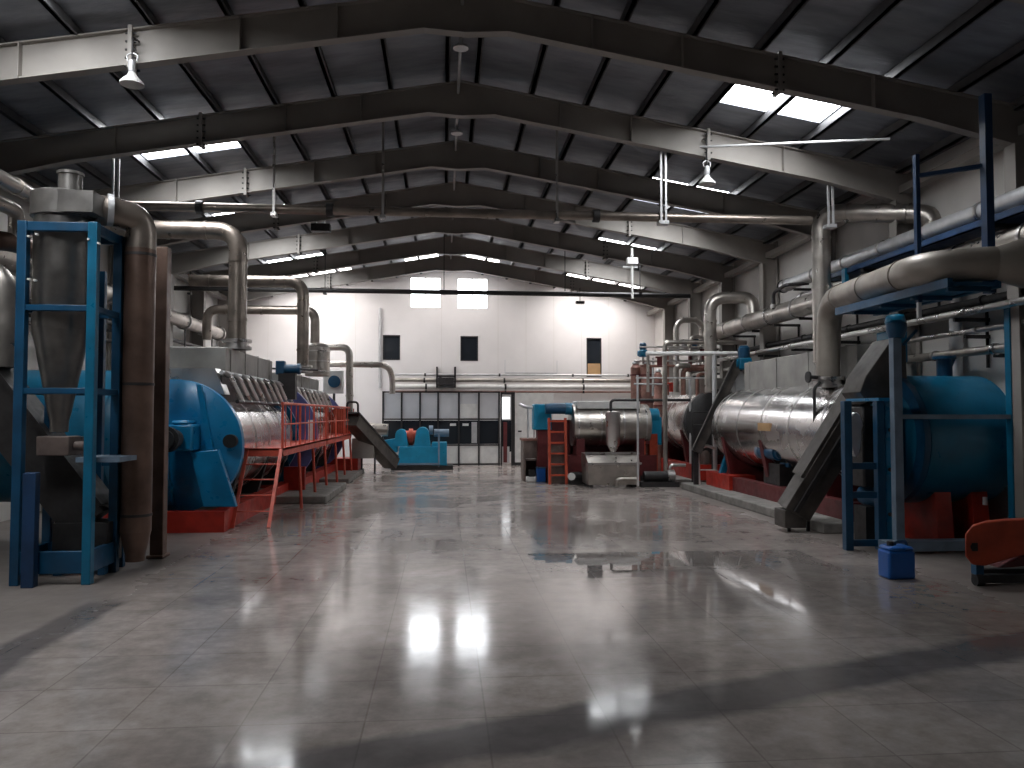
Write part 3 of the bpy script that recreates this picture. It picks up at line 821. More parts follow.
T.part('shell', 'clad', B().lathe((q.x, 19.9, 2.63), (0, 0, 1), [(0, .28), (.02, .30), (.72, .30), (.80, .22), (.83, .1)], 28)); T.part('shell_band', 'steel', B().bands((q.x, 19.9, 2.75), (q.x, 19.9, 3.25), .315, 3, .03, 28))
t = V3(330, 347, 22.2)
vent('small elbowed pipe dropping behind the far left platform', [(V3(322, 347, 22.2).x, 22.2, t.z), (V3(349.5, 347, 22.2).x, 22.2, t.z), (V3(349.5, 410, 22.2).x, 22.2, 1.75)], .10, name='vent_pipe')
t = V3(330, 364, 23.2)
vent('low elbowed pipe running right above the partition end', [(V3(326, 364, 23.2).x, 23.2, t.z), (V3(387, 364, 23.2).x, 23.2, t.z - .02), (V3(391.5, 370, 23.2).x, 23.6, t.z - .3), (V3(391.5, 392, 23.2).x, 23.6, t.z - .85)], .085, name='vent_pipe', bend=.3)
q = V3(289, 369, 16.9)
T = Thing('gear_motor', 'small blue gear motor on top of the left hoods', 'motor', (q.x, 16.9, q.z - .2))
T.part('motor_body', 'deepblue', B().cyl((q.x - .1, 16.9, q.z), (q.x + .18, 16.9, q.z), .10, 18).cyl((q.x + .18, 16.9, q.z), (q.x + .24, 16.9, q.z), .12, 18)); T.part('gearbox', 'deepblue', B().box(q.x - .26, q.x - .08, 16.8, 17.0, q.z - .12, q.z + .17), bev=.02)
T.part('shaft', 'dark', B().tube([(q.x - .7, 16.9, q.z + .02), (q.x + .6, 16.9, q.z - .02)], .02, 8)); T.part('stand', 'dark', B().box(q.x - .2, q.x + .15, 16.8, 17.0, 2.0, q.z - .09))
q = V3(334, 381, 22.6)
T = Thing('control_box', 'white control box with a round blue dial beyond the left hoods', 'control box', (q.x, 22.6, q.z - .35))
T.part('housing', 'white', B().box(q.x - .30, q.x + .25, 22.55, 22.8, q.z - .35, q.z + .30), bev=.02); T.part('dial', 'deepblue', B().cyl((q.x + .02, 22.55, q.z - .02), (q.x + .02, 22.48, q.z - .02), .17, 24)); T.part('post', 'dark', B().box(q.x - .03, q.x + .03, 22.6, 22.68, 0.12, q.z - .35))

# insulated pipe along left wall
a, b_ = V((-6.45, 5.0, 4.0)), V((-6.45, 23.2, 4.0))
T = Thing('insulated_pipe', 'fat silver insulated pipe with rings along the left wall', 'pipe', (a + b_) / 2)
T.part('pipe_run', 'clad', B().cyl(a, b_, .17, 24)); T.part('ring', 'steel', B().bands(a, b_, .21, 13, .05, 24), each=True); br = B()
for i in range(8): y = 6.5 + i * 2.3; br.bar((-6.45, y, 3.83), (-6.45, y, 3.3), .03, .03).box(-6.93, -6.3, y - .03, y + .03, 3.27, 3.32)
T.part('bracket', 'dark', br, each=True)
for k, z in enumerate((3.5, 3.15)):
    single('service_pipe', ['upper thin dark pipe under the insulated pipe on the left wall', 'lower thin dark pipe under the insulated pipe on the left wall'][k], 'pipe', 'dark', B().tube([(-6.6, 5, z), (-6.6, 23, z)], .035 if k else .05, 10), 'thin pipes along the left wall')
# pale pipes upper left
a = V3(0, 174, 8.7); b_ = V3(43, 199, 9.75)
vent('upper of two pale pipes entering at the top left by the cyclone', [(b_.x, 6.0, a.z), (b_.x, 9.8, a.z), (b_.x, 9.8, a.z - .35), (b_.x + .3, 10.1, a.z - .5)], .085, 'clad', name='vent_pipe', bend=.12)
a = V3(0, 191, 8.7)
vent('lower of two pale pipes entering at the top left by the cyclone', [(-4.95, 6.0, a.z - .02), (-4.95, 9.55, a.z), (-4.95, 9.55, a.z - .4)], .085, 'clad', name='vent_pipe', bend=.12)
t = V3(5, 285, 8.6)
vent('grey elbowed duct cut by the left picture edge behind the blue frame', [(-6.6, 8.9, 3.22), (V3(3, 285, 8.9).x, 8.9, 3.22), (V3(3, 300, 8.9).x, 8.9, 2.2)], .17, 'clad', bend=.32)
t = V3(0, 240, 9.4)
vent('brown duct stub turning in at the left edge above the grey elbow', [(-6.6, 9.4, t.z), (V3(6, 240, 9.4).x, 9.4, t.z), (V3(6, 240, 9.4).x + .05, 9.9, t.z), (V3(6, 240, 9.4).x + .05, 10.6, t.z)], .11, 'brown_clad', bend=.25)

vent('slim grey elbowed pipe behind the narrow brown column', [at(120, 276, 11.6), at(164, 276, 11.6), (at(164, 300, 11.6).x, 11.6, 2.2)], .07, 'clad', name='vent_pipe')
# blue vessel across the left
def cross_vessel(lab, x0, x1, yc, zc, r, m, s):
    T = Thing('cross_vessel', lab, 'vessel', ((x0 + x1) / 2, yc, 0), 'blue vessels lying across the rows')
    L = x1 - x0
    T.part('shell', m, B().lathe((x0, yc, zc), (1, 0, 0), [(0, r * .75), (.06, r * .93), (.12, r), (L - .12, r), (L - .06, r * .93), (L, r * .75)], 56))
    T.part('shell_flange', 'deepblue', B().cyl((x0 + .02, yc, zc), (x0 + .10, yc, zc), r + .015, 56))
    for x in (x0 + .35, x1 - .55):
        T.part('saddle', 'red', B().prism([(x, yc - r * .7, .0), (x, yc + r * .7, .0), (x, yc + r * .62, zc - r * .75), (x, yc - r * .62, zc - r * .75)], (.22, 0, 0)))
    return T


T = cross_vessel('blue vessel lying across behind the cyclone frame on the left', -6.7, -3.98, 10.75, 1.42, .85, 'teal', -1)

# cyclone and its frame ---------------------------------------------------------
cx, cy = V3(62, 300, 8.62).x, 8.62
zf = lambda py: at(62, py, cy).z
T = Thing('cyclone_separator', 'grey steel cyclone with long cone standing in the blue frame', 'cyclone', (cx, cy, zf(432)))
T.part('body', 'cyc', B().lathe((cx, cy, zf(330)), (0, 0, 1), [(0, .27), (.01, .275), (zf(216) - zf(330), .275)], 40))
T.part('cone', 'cyc', B().lathe((cx, cy, zf(432)), (0, 0, 1), [(0, .085), (.12, .09), (.2, .11), (zf(330) - zf(432), .27)], 40))
T.part('inlet_head', 'cyc', B().lathe((cx, cy, zf(219)), (0, 0, 1), [(0, .27), (.0, .31), (.24, .31), (.26, .28), (.27, .13)], 40).box(cx, cx + .42, cy - .3, cy - .02, zf(219) + .01, zf(219) + .23))
T.part('outlet_cap', 'cyc', B().lathe((cx + .06, cy, zf(196)), (0, 0, 1), [(0, .115), (.22, .115), (.22, .13), (.25, .13)], 24), label='short outlet stub on top')
T.part('discharge_valve', 'brown', B().box(cx - .16, cx + .16, cy - .14, cy + .14, zf(455), zf(436)).cyl((cx + .16, cy, zf(446)), (cx + .26, cy, zf(446)), .05, 14), bev=.01)
fx0, fx1, fy0, fy1 = at(20, 400, 8.3).x, at(91, 400, 8.3).x, 8.3, 8.92
ztop = at(60, 222, 8.3).z
T = Thing('support_frame', 'tall blue steel frame around the grey cyclone', 'support frame', ((fx0 + fx1) / 2, (fy0 + fy1) / 2, 0))
for x in (fx0, fx1):
    for y in (fy0, fy1): T.part('post', 'teal' if x == fx1 and y == fy0 else 'deepblue', B().box(x - .045, x + .045, y - .045, y + .045, 0, ztop), bev=.006)
for z, h in ((ztop - .05, .09), (at(60, 308, 8.3).z, .06), (at(60, 391, 8.3).z, .06), (.22, .22)):
    fm = B()
    for y in (fy0, fy1): fm.box(fx0, fx1, y - .03, y + .03, z - h / 2, z + h / 2)
    for x in (fx0, fx1): fm.box(x - .03, x + .03, fy0, fy1, z - h / 2, z + h / 2)
    T.part('beam', 'deepblue', fm, bev=.005)
T.part('shelf_plate', 'paleblue', B().box(fx0 + .5, fx1 + .25, fy0 + .1, fy1, at(85, 463, 8.3).z, at(85, 458, 8.3).z))
bt = B()
for px, py in ((28, 236), (36, 234), (28, 279), (34, 280), (88, 239), (98, 243)): q = at(px, py, 8.24); bt.cyl(q, q + V((0, .04, 0)), .012, 8)
T.part('bolts', 'white', bt)
T = Thing('support_frame', 'short dark blue stand left of the cyclone frame foot', 'support frame', (-4.5, 7.95, 0))
for x, y in ((-4.05, 8.2), (-4.5, 8.9)): T.part('post', 'navy', B().box(x - .06, x + .06, y - .05, y + .05, 0, 1.12), bev=.006)
T.part('beam', 'navy', B().bar((-4.05, 8.2, 1.0), (-4.5, 8.9, 1.0), .05, .09).bar((-4.05, 8.2, .15), (-4.5, 8.9, .15), .05, .09)); T.part('bearing', 'steel', B().cyl((-4.95, 7.9, 1.1), (-4.6, 7.9, 1.1), .09, 20))
T = Thing('support_frame', 'slim blue rear frame between the cyclone and the brown duct', 'support frame', (-3.8, 9.2, 0))
for x in (-3.83, -3.58): T.part('post', 'deepblue', B().box(x - .035, x + .035, 9.17, 9.24, 0, 3.3 if x < -3.7 else 1.2), bev=.004)
T.part('beam', 'deepblue', B().box(-4.1, -3.58, 9.18, 9.23, .38, .46).box(-3.83, -3.58, 9.18, 9.23, 1.12, 1.2))

# brown ducts ---------------------------------------------------------------------
T = Thing('vertical_duct', 'big dark brown duct elbowing down from the cyclone head', 'duct', (-3.5, 9.0, .1))
zt_ = at(110, 215, 8.9).z
T.part('elbow', 'dullclad', B().tube([(cx + .3, 8.66, zt_), (cx + .42, 8.75, zt_), (-3.35, 9.0, zt_ - .02), (-3.35, 9.0, zt_ - .36)], .16, 32, .34))
T.part('duct_run', 'brown_clad', B().cyl((-3.35, 9.0, .42), (-3.35, 9.0, zt_ - .355), .16, 32))
T.part('elbow_seam', 'dark', B().bands((-3.35, 9.0, zt_ - .42), (-3.35, 9.0, .6), .166, 3, .03, 32))
T.part('inlet_seam', 'silver', B().cyl((cx + .42, 8.665, zt_), (cx + .47, 8.69, zt_), .17, 32))
T.part('foot_reducer', 'brown_clad', B().lathe((-3.35, 9.0, .1), (0, 0, 1), [(0, .10), (.06, .10), (.33, .16)], 32))
single('square_duct_column', 'narrow square brown column standing beside the big brown duct', 'column', 'brown_clad', B().box(at(152, 400, 9.7).x, at(165, 400, 9.7).x, 9.7, 9.85, 0, 3.7).box(at(150, 400, 9.7).x, at(167, 400, 9.7).x, 9.65, 9.9, 0, .04), bev=.01)
# screw conveyor left
a, b_ = V3(-40, 352, 8.95), V3(92, 522, 8.95)
T = Thing('inclined_conveyor', 'dark inclined screw conveyor cut by the left picture edge', 'conveyor', (b_.x, 8.95, 0), 'inclined conveyors')
T.part('trough', 'dark', B().bar(a, b_, .34, .46)); T.part('cover', 'dark', B().bar(a + V((.16, 0, .20)), b_ + V((.16, 0, .20)), .40, .04))
T.part('end_box', 'dark', B().box(b_.x - .30, b_.x + .25, 8.72, 9.12, .12, .55)); T.part('foot', 'deepblue', B().box(b_.x - .3, b_.x - .22, 8.75, 8.85, 0, .12).box(b_.x + .15, b_.x + .22, 8.75, 8.85, 0, .12))
T.part('hopper', 'brown', B().prism([at(50, 437, 9.2), at(82, 437, 9.2), at(78, 458, 9.2), at(58, 458, 9.2)], (0, .3, 0)))

# ================================================================ CENTRE-RIGHT COOKER GROUP
CY = 19.7
q0, q1 = at(570, 425, CY), at(648, 425, CY)
T = Thing('batch_cooker', 'short steel cooker drum lying across, behind the orange ladder', 'cooker', ((q0.x + q1.x) / 2, CY, 0))
zc = at(600, 425, CY).z; r = .52
T.part('drum', 'clad', B().lathe((q0.x, CY, zc), (1, 0, 0), [(0, .40), (.04, r), (q1.x - q0.x - .04, r), (q1.x - q0.x, .4)], 48))
T.part('drum_band', 'steel', B().bands((q0.x + .15, CY, zc), (q1.x - .15, CY, zc), r + .01, 4, .04, 48))
T.part('rear_panel', 'maroon', B().box(q0.x + .05, q1.x - .05, CY + .3, CY + .36, .2, zc - .3))
T.part('top_lid', 'white', B().box(q0.x + .12, q1.x - .3, CY - .40, CY + .3, zc + .40, zc + .60), bev=.02)
T.part('base_frame', 'maroon', B().box(q0.x - .1, q1.x + .1, CY - .45, CY + .45, .18, .68).box(q0.x + .1, q0.x + .3, CY - .4, CY + .4, .6, zc).box(q1.x - .4, q1.x - .2, CY - .4, CY + .4, .6, zc))
T.part('foot', 'dark', B().box(q0.x, q0.x + .2, CY - .4, CY + .4, 0, .18).box(q1.x - .3, q1.x - .1, CY - .4, CY + .4, 0, .18))
T.part('end_drive', 'cyan', B().cyl((q1.x - .02, CY, zc + .2), (q1.x + .25, CY, zc + .2), .22, 24).box(q1.x, q1.x + .3, CY - .2, CY + .2, zc - .5, zc + .2), bev=.01)
x0, x1 = at(534, 410, CY).x, at(574, 410, CY).x
T = Thing('gear_motor', 'teal gearbox and motor left of the cooker drum behind the ladder', 'motor', ((x0 + x1) / 2, CY + .2, at(550, 440, CY).z))
zz = at(550, 412, CY).z
T.part('gearbox', 'cyan', B().box(x0, x0 + .45, CY, CY + .5, zz - .45, zz + .2).box(x0 + .4, x1, CY + .1, CY + .45, zz - .05, zz + .22), bev=.03)
T.part('motor_body', 'deepblue', B().cyl((x0 + .25, CY - .25, zz + .08), (x0 + .75, CY - .25, zz + .08), .13, 20)); T.part('fan_cowl', 'teal', B().cyl((x0 + .75, CY - .25, zz + .08), (x0 + .9, CY - .25, zz + .08), .15, 20))
T.part('pedestal', 'maroon', B().box(x0 + .1, x1 - .1, CY + .05, CY + .45, 0, zz - .2))
# orange ladder
lx0, lx1 = at(549.5, 450, 19.0).x, at(566, 450, 19.0).x; lz = at(555, 418, 19.0).z
T = Thing('ladder', 'orange steel ladder standing in front of the cooker', 'ladder', ((lx0 + lx1) / 2, 19.0, 0))
for x in (lx0, lx1): T.part('stile', 'orange', B().bar((x, 18.95, 0), (x, 19.1, lz), .06, .07))
for i in range(6): z = .22 + i * (lz - .3) / 5; T.part('rung', 'orange', B().box(lx0, lx1, 18.93 + z * .09, 19.02 + z * .09, z - .02, z + .02))
T.part('back_plate', 'brown', B().box(lx0 - .02, lx1 + .05, 19.12, 19.16, .02, .95))
# steel tank
tx0, tx1 = at(588, 470, 18.0).x, at(640, 470, 18.0).x; tz = at(600, 454, 18.0).z
T = Thing('collecting_tank', 'square stainless tank with sloped rim below the cooker funnel', 'tank', ((tx0 + tx1) / 2, 18.4, 0))
ty0, ty1 = 18.0, 18.9
tp = B(); bz = .06
vs = [(tx0 + .02, ty0 + .05, bz), (tx1 - .02, ty0 + .05, bz), (tx1 - .02, ty1 - .05, bz), (tx0 + .02, ty1 - .05, bz), (tx0, ty0, tz - .22), (tx1, ty0, tz - .22), (tx1, ty1, tz - .22), (tx0, ty1, tz - .22),
      (tx0 - .02, ty0 + .25, tz), (tx1 + .02, ty0 + .25, tz), (tx1 + .02, ty1 - .1, tz), (tx0 - .02, ty1 - .1, tz)]
tp.add(vs, [(3, 2, 1, 0), (0, 1, 5, 4), (1, 2, 6, 5), (2, 3, 7, 6), (3, 0, 4, 7), (4, 5, 9, 8), (5, 6, 10, 9), (6, 7, 11, 10), (7, 4, 8, 11), (8, 9, 10, 11)])
T.part('tank_body', 'clad', tp, bev=.01)
T.part('rim', 'steel', B().box(tx0 - .04, tx1 + .04, ty0 + .2, ty0 + .27, tz - .02, tz + .03).box(tx0 - .04, tx1 + .04, ty0 - .02, ty0 + .03, tz - .25, tz - .20))
T.part('drain_pipe', 'clad', B().tube([at(617, 486, 17.95), at(617, 480, 17.9), at(622, 479, 17.9), at(636, 479, 17.9)], .05, 12, .08))
for x in (tx0 + .1, tx1 - .1): T.part('foot', 'dark', B().box(x - .04, x + .04, ty0 + .1, ty1 - .1, 0, bz))
# funnel
q = at(613, 440, 18.55)
T = Thing('discharge_funnel', 'steel funnel on a thin looped pipe above the square tank', 'funnel', (q.x, 18.55, at(613, 455, 18.55).z))
zq = lambda py: at(613, py, 18.55).z
T.part('cone', 'steel', B().lathe((q.x, 18.55, zq(455)), (0, 0, 1), [(0, .05), (.06, .05), (.28, .17), (zq(412) - zq(455), .18), (zq(411) - zq(455), .1)], 28))
T.part('feed_pipe', 'dark', B().tube([(q.x - .05, 18.55, zq(412)), (q.x - .05, 18.55, zq(400)), (at(690, 400, 18.55).x, 18.55, zq(400))], .035, 10, .1))
# left rack
rx0, rx1 = at(523.5, 460, 19.9).x, at(547, 460, 19.9).x
T = Thing('steel_workbench', 'brown steel bench with an open shelf left of the orange ladder', 'bench', ((rx0 + rx1) / 2, 20.2, 0))
tz2 = at(530, 438.5, 19.9).z
T.part('top', 'copper', B().box(rx0 - .03, rx1 + .1, 19.9, 20.6, tz2 - .06, tz2)); T.part('side_panel', 'brown', B().box(rx0, rx0 + .06, 19.92, 20.58, 0, tz2 - .06)); T.part('front_panel', 'brown', B().box(rx0 + .06, rx1 + .05, 19.95, 20.0, .58, tz2 - .06)); T.part('shelf', 'brown', B().box(rx0 + .06, rx1 + .05, 19.95, 20.55, .52, .56)); T.part('back_panel', 'dark', B().box(rx0 + .06, rx1 + .05, 20.5, 20.55, .08, .5))
for x in (rx0 + .12, rx0 + .28, rx1 - .1): T.part('upright', 'silver', B().tube([(x, 20.0, tz2), (x, 20.0, tz2 + .82)], .02, 8))
T.part('top_rail', 'silver', B().tube([at(519, 404, 20.0), at(526, 407.5, 20.0), at(548, 407.5, 20.0)], .04, 10, .1))
q = at(541.5, 480, 19.6)
T = Thing('plastic_drum', 'small square blue plastic bin on the floor by the orange ladder', 'drum', (q.x, 19.75, 0))
T.part('body', 'drum', B().box(q.x - .11, q.x + .11, 19.62, 19.86, 0, .34), bev=.02); T.part('lid', 'deepblue', B().box(q.x - .12, q.x + .12, 19.61, 19.87, .34, .37), bev=.01)
q = at(531, 475, 19.8)
T = Thing('plastic_canister', 'white canister on the floor left of the blue bin', 'canister', (q.x, 19.8, 0)); T.part('body', 'white', B().box(q.x - .12, q.x + .10, 19.72, 19.88, 0, .13), bev=.02); T.part('cap', 'black', B().box(q.x - .05, q.x + .09, 19.72, 19.88, .13, .3))
q = at(573, 477, 18.9)
T = Thing('transfer_pump', 'small pump with a white face between the ladder and the tank', 'pump', (q.x, 18.9, 0)); T.part('motor_body', 'dark', B().cyl((q.x - .05, 18.95, .2), (q.x + .3, 18.95, .2), .1, 18)); T.part('face_plate', 'white', B().cyl((q.x - .05, 18.85, .2), (q.x - .05, 18.79, .2), .09, 18)); T.part('foot', 'dark', B().box(q.x - .1, q.x + .3, 18.85, 19.05, 0, .12))
q = at(648, 482, 18.2)
T = Thing('transfer_pump', 'dark pump and motor on the floor right of the square tank', 'pump', (q.x, 18.2, 0)); T.part('motor_body', 'dark', B().cyl((q.x - .1, 18.2, .24), (q.x + .45, 18.2, .24), .12, 18)); T.part('pump_head', 'steel', B().cyl((q.x + .45, 18.2, .24), (q.x + .62, 18.2, .24), .15, 18).tube([(q.x + .53, 18.2, .3), (q.x + .53, 18.2, .5), (q.x + .9, 18.2, .5)], .04, 10)); T.part('base', 'dark', B().box(q.x - .2, q.x + .7, 18.02, 18.38, 0, .12))
# copper coloured columns
for k, (px, Y, r, top, bot, lab) in enumerate(((636, 20.8, .14, 364, 440, 'slim red brown upright column left in the pipe cluster'), (647, 20.6, .17, 364, 470, 'thick red brown upright column in the pipe cluster'), (658, 21.2, .12, 372, 460, 'slim red brown column beside the white drum'))):
    x = at(px, 400, Y).x; z0, z1 = (0 if bot > 445 else at(px, bot, Y).z), at(px, top, Y).z
    T = Thing('process_column', lab, 'column', (x, Y, z0), 'red brown columns behind the cooker')
    T.part('shell', 'copper', B().lathe((x, Y, z0), (0, 0, 1), [(0, r), (z1 - z0 - .1, r), (z1 - z0, r * .5)], 24)); T.part('cap', 'silver', B().lathe((x, Y, z1), (0, 0, 1), [(0, r * .7), (.04, r * .7), (.09, .03)], 20)); T.part('ring', 'maroon', B().bands((x, Y, max(z0, 1) + .3), (x, Y, z1 - .3), r + .015, 3, .04, 24))
T = Thing('cooker_stand', 'orange red steel stand right of the cooker drum', 'stand', (at(648, 450, 19.4).x, 19.4, 0))
for px in (642, 654): x = at(px, 450, 19.4).x; T.part('post', 'orange', B().box(x - .12, x + .08, 19.35, 19.5, 0, at(px, 434, 19.4).z))
T.part('beam', 'maroon', B().box(at(640, 450, 19.4).x, at(657, 450, 19.4).x, 19.36, 19.48, .95, 1.08))
for k, (px, py, Y) in enumerate(((643, 350, 20.0), (744, 358, 16.9))):
    q = at(px, py, Y); s = (.7, 1.0)[k]
    T = Thing('valve_actuator', ['small blue valve actuator above the red brown columns', 'large teal and blue valve actuator over the second right conveyor'][k], 'actuator', (q.x, Y, q.z - .3 * s), 'blue valve actuators')
    T.part('motor_body', 'deepblue', B().lathe((q.x, Y, q.z), (0, 0, 1), [(0, .12 * s), (.05, .13 * s), (.22 * s, .13 * s), (.27 * s, .08 * s)], 20)); T.part('gearbox', 'teal', B().box(q.x - .14 * s, q.x + .14 * s, Y - .12, Y + .12, q.z - .26 * s, q.z), bev=.03); T.part('hand_wheel', 'teal', B().cyl((q.x - .2 * s, Y, q.z - .13 * s), (q.x - .16 * s, Y, q.z - .13 * s), .1 * s, 18)); T.part('stem', 'steel', B().cyl((q.x, Y, q.z - .26 * s), (q.x, Y, q.z - .5 * s), .03, 10))

# pipe portals
def tubeframe(name, lab, cat, pts, r, m, extra=()):
    T = Thing(name, lab, cat, (pts[0][0], pts[0][1], 0))
    T.part('main_tube', m, B().tube(pts, r, 12, r * 2.5))
    for e in extra: T.part(e[0], e[1], B().tube(e[2], e[3], 10))
    return T


Yp = 18.3; a = at(664.6, 342, Yp)
T = tubeframe('pipe_portal', 'grey portal of thick tube standing right of the cooker', 'pipe rack', [(a.x, Yp, 0), (a.x, Yp, a.z), (7.2, Yp, a.z)], .055, 'clad', [('cross_tube', 'steel', [at(640, 347, Yp), at(700, 347, Yp)], .02), ('foot_plate', 'dark', [(a.x - .12, Yp, .02), (a.x + .12, Yp, .02)], .03), ('cross_tube', 'silver', [at(636, 378, Yp), at(705, 378, Yp)], .022)])
Yp = 17.3; a = at(714, 353.5, Yp)
T = tubeframe('pipe_portal', 'white tube portal with long top rail before the right dryers', 'pipe rack', [(a.x, Yp, 0), (a.x, Yp, a.z)], .048, 'silver', [('top_rail', 'white', [at(646, 353.5, Yp), at(737, 353.5, Yp)], .05), ('drop_tube', 'silver', [at(637.5, 375, Yp), (at(637.5, 400, Yp).x, Yp, .1)], .025), ('side_tube', 'clad', [at(648, 355, Yp), at(648, 392, Yp)], .035)])
T = tubeframe('guard_loop', 'bent white tube guard on the floor before the right dryer', 'guard', [at(715, 489, 17.1), at(699, 487, 17.1), at(698, 450, 17.1), at(706, 445, 17.1), at(716, 449, 17.1)], .035, 'white', [('tie', 'white', [at(699, 470, 17.1), at(715, 470, 17.1)], .015)])
# inverted U ducts
t = at(710, 298, 17.9)
vent('big inverted U duct dropping onto the right wall pipe', [(7.12, 17.6, 3.9), (7.12, 17.7, t.z), (t.x, 17.9, t.z), (t.x, 17.9, 2.2)], .14, bend=.36)
t = at(676, 320, 21.0)
vent('smaller inverted U pipe beyond the big inverted U duct', [(at(702, 340, 21).x, 21.0, 3.5), (at(702, 340, 21).x, 21.0, t.z), (t.x, 21.0, t.z), (t.x, 21.0, 2.7)], .075, name='vent_pipe', bend=.3)
t = at(694, 337, 20.0)
vent('smallest bent pipe tucked under the inverted U pipes', [(at(704, 345, 20).x, 20, t.z - .3), (at(704, 345, 20).x, 20, t.z), (at(690, 337, 20).x, 20, t.z), (at(690, 337, 20).x, 20, t.z - .5)], .05, name='vent_pipe', bend=.16)
# copper horizontal pipes and drops
for k, (x0, x1, py, yb) in enumerate(((683, 716, 369, 395), (697, 716, 374, 420), (676, 690, 366, 392))):
    a, b_ = at(x0, py, 18.9), at(x1, py, 18.9)
    single('lagged_pipe', ['upper red brown bent pipe behind the white portal', 'lower red brown bent pipe behind the white portal', 'pale bent pipe left of the red brown bent pipes'][k], 'pipe', 'copper' if k < 2 else 'clad', B().tube([(a.x, 18.9, at(x0, yb, 18.9).z), a, b_], (.06, .04, .07)[k], 12, .14), 'bent pipes behind the portals')
for k, (px, Y, r, m, lab) in enumerate(((705, 18.8, .13, 'brown', 'dull brown upright pipe right of the white drum'), (697, 19.4, .05, 'dark', 'thin dark upright pipe before the white drum'), (690, 18.7, .03, 'silver', 'thin silver upright pipe before the white drum'))):
    x = at(px, 400, Y).x
    single('riser_pipe', lab, 'pipe', m, B().cyl((x, Y, 0.15 if k < 2 else 0.15), (x, Y, at(px, 378, Y).z), r, 14), 'riser pipes by the white drum')

Yc_ = 20.2
T = Thing('valve_manifold', 'cluster of thin pipes with small red and blue valves above the cooker end', 'pipework', (at(675, 380, Yc_).x, Yc_, at(675, 392, Yc_).z))
for (x0, x1, py, r, m) in ((634, 716, 361, .03, 'steel'), (640, 712, 366, .035, 'copper'), (668, 722, 349, .04, 'steel'), (634, 680, 384, .025, 'silver')):
    T.part('pipe_run', m, B().cyl(at(x0, py, Yc_), at(x1, py, Yc_), r, 10))
for (px, y0, y1, r, m) in ((668, 349, 395, .03, 'copper'), (676, 352, 392, .03, 'silver'), (690, 349, 372, .05, 'maroon'), (700, 346, 366, .05, 'steel'), (653, 358, 396, .03, 'silver'), (711, 349, 380, .03, 'copper')):
    T.part('drop_pipe', m, B().cyl(at(px, y0, Yc_ + .05), at(px, y1, Yc_ + .05), r, 10))
for (px, py, m) in ((672, 388, 'red'), (684, 345, 'steel'), (694, 344, 'deepblue'), (705, 356, 'maroon'), (660, 362, 'maroon')):
    q = at(px, py, Yc_ - .05); T.part('valve', m, B().cyl(q - V((0, 0, .1)), q + V((0, 0, .1)), .08, 14).cyl(q + V((0, 0, .1)), q + V((0, 0, .14)), .12, 14))
# ================================================================ RIGHT ROW
R2 = dryer('far steel drum dryer of the right row behind the portals', 6.62, 1.5, .78, 18.7, 23.2, 'dark', 1, .80, (6.3, 7.2, 19.2, 22.6, 2.6), basez=.5)
R1 = dryer('near steel drum dryer of the right row, bright and wide', 6.6, 1.42, .82, 11.45, 16.7, 'steel', 1, .82, (6.36, 7.25, 11.7, 16.3, 2.78), basez=.42, basem='maroon')  # red base frame set to maroon, shade under the drum in its colour
T = R1
q = at(764, 428, 13.9)
T.part('name_plate', 'tan', B().box(5.765, 5.8, 13.6, 14.15, q.z - .05, q.z + .09), label='small beige plate on the jacket')
T.part('foot_block', 'red', B().box(5.75, 6.3, 15.6, 17.0, .15, .45), label='bright red block at the far foot')  # base frame's own red, shown only at its unshaded far end
T.part('stay', 'teal', B().bar(at(720, 480, 16.4), at(729, 452, 16.4), .12, .12))
q = at(778, 452, 14.0)
T = Thing('gear_motor', 'dark blue gear motor at the side of the near right dryer', 'motor', (q.x, 13.9, q.z - .3))
T.part('motor_body', 'deepblue', B().cyl((q.x - .1, 13.7, q.z), (q.x - .1, 14.4, q.z), .14, 22).cyl((q.x - .1, 13.6, q.z), (q.x - .1, 13.7, q.z), .11, 22)); T.part('gearbox', 'deepblue', B().box(q.x - .05, q.x + .3, 13.5, 13.85, q.z - .25, q.z + .15), bev=.03); T.part('fan_cowl', 'paleblue', B().cyl((q.x - .1, 14.4, q.z), (q.x - .1, 14.5, q.z), .15, 22)); T.part('pedestal', 'dark', B().box(q.x - .15, q.x + .25, 13.6, 14.3, .15, q.z - .2))
single('concrete_plinth', 'long concrete plinth under the near right dryer', 'plinth', 'concrete', B().box(5.36, 7.43, 10.85, 17.6, 0, .15), bev=.02)
single('concrete_plinth', 'concrete plinth under the far right dryer', 'plinth', 'concrete', B().box(5.4, 7.43, 18.4, 23.6, 0, .15), bev=.02)
# second conveyor of right row
a, b_ = at(696, 452, 17.0), at(738, 362, 16.95)
T = Thing('inclined_conveyor', 'narrow dark inclined conveyor beyond the near right dryer', 'conveyor', (a.x, 17.0, .15), 'inclined conveyors')
T.part('trough', 'conv', B().bar(a, b_, .22, .18)); T.part('flange', 'dark', B().bar(a + V((-.1, -.12, .05)), b_ + V((-.1, -.12, .05)), .03, .05)); T.part('leg', 'dark', B().box(a.x - .05, a.x + .05, 16.98, 17.05, .15, a.z)); T.part('head_box', 'silver', B().prism([at(733, 372, 16.9), at(750, 372, 16.9), at(748, 392, 16.9), at(737, 392, 16.9)], (0, .3, 0)))
T = Thing('step_rail', 'small dark hand frame beside the narrow conveyor', 'rail', (at(700, 440, 17.6).x, 17.6, .15))
T.part('frame_tube', 'dark', B().tube([(at(692, 440, 17.8).x, 17.8, .0), at(692, 412, 17.8), at(712, 412, 17.8), (at(712, 440, 17.8).x, 17.8, .15)], .02, 8, .05)); T.part('mid_tube', 'dark', B().tube([at(692, 425, 17.8), at(712, 425, 17.8)], .015, 8))

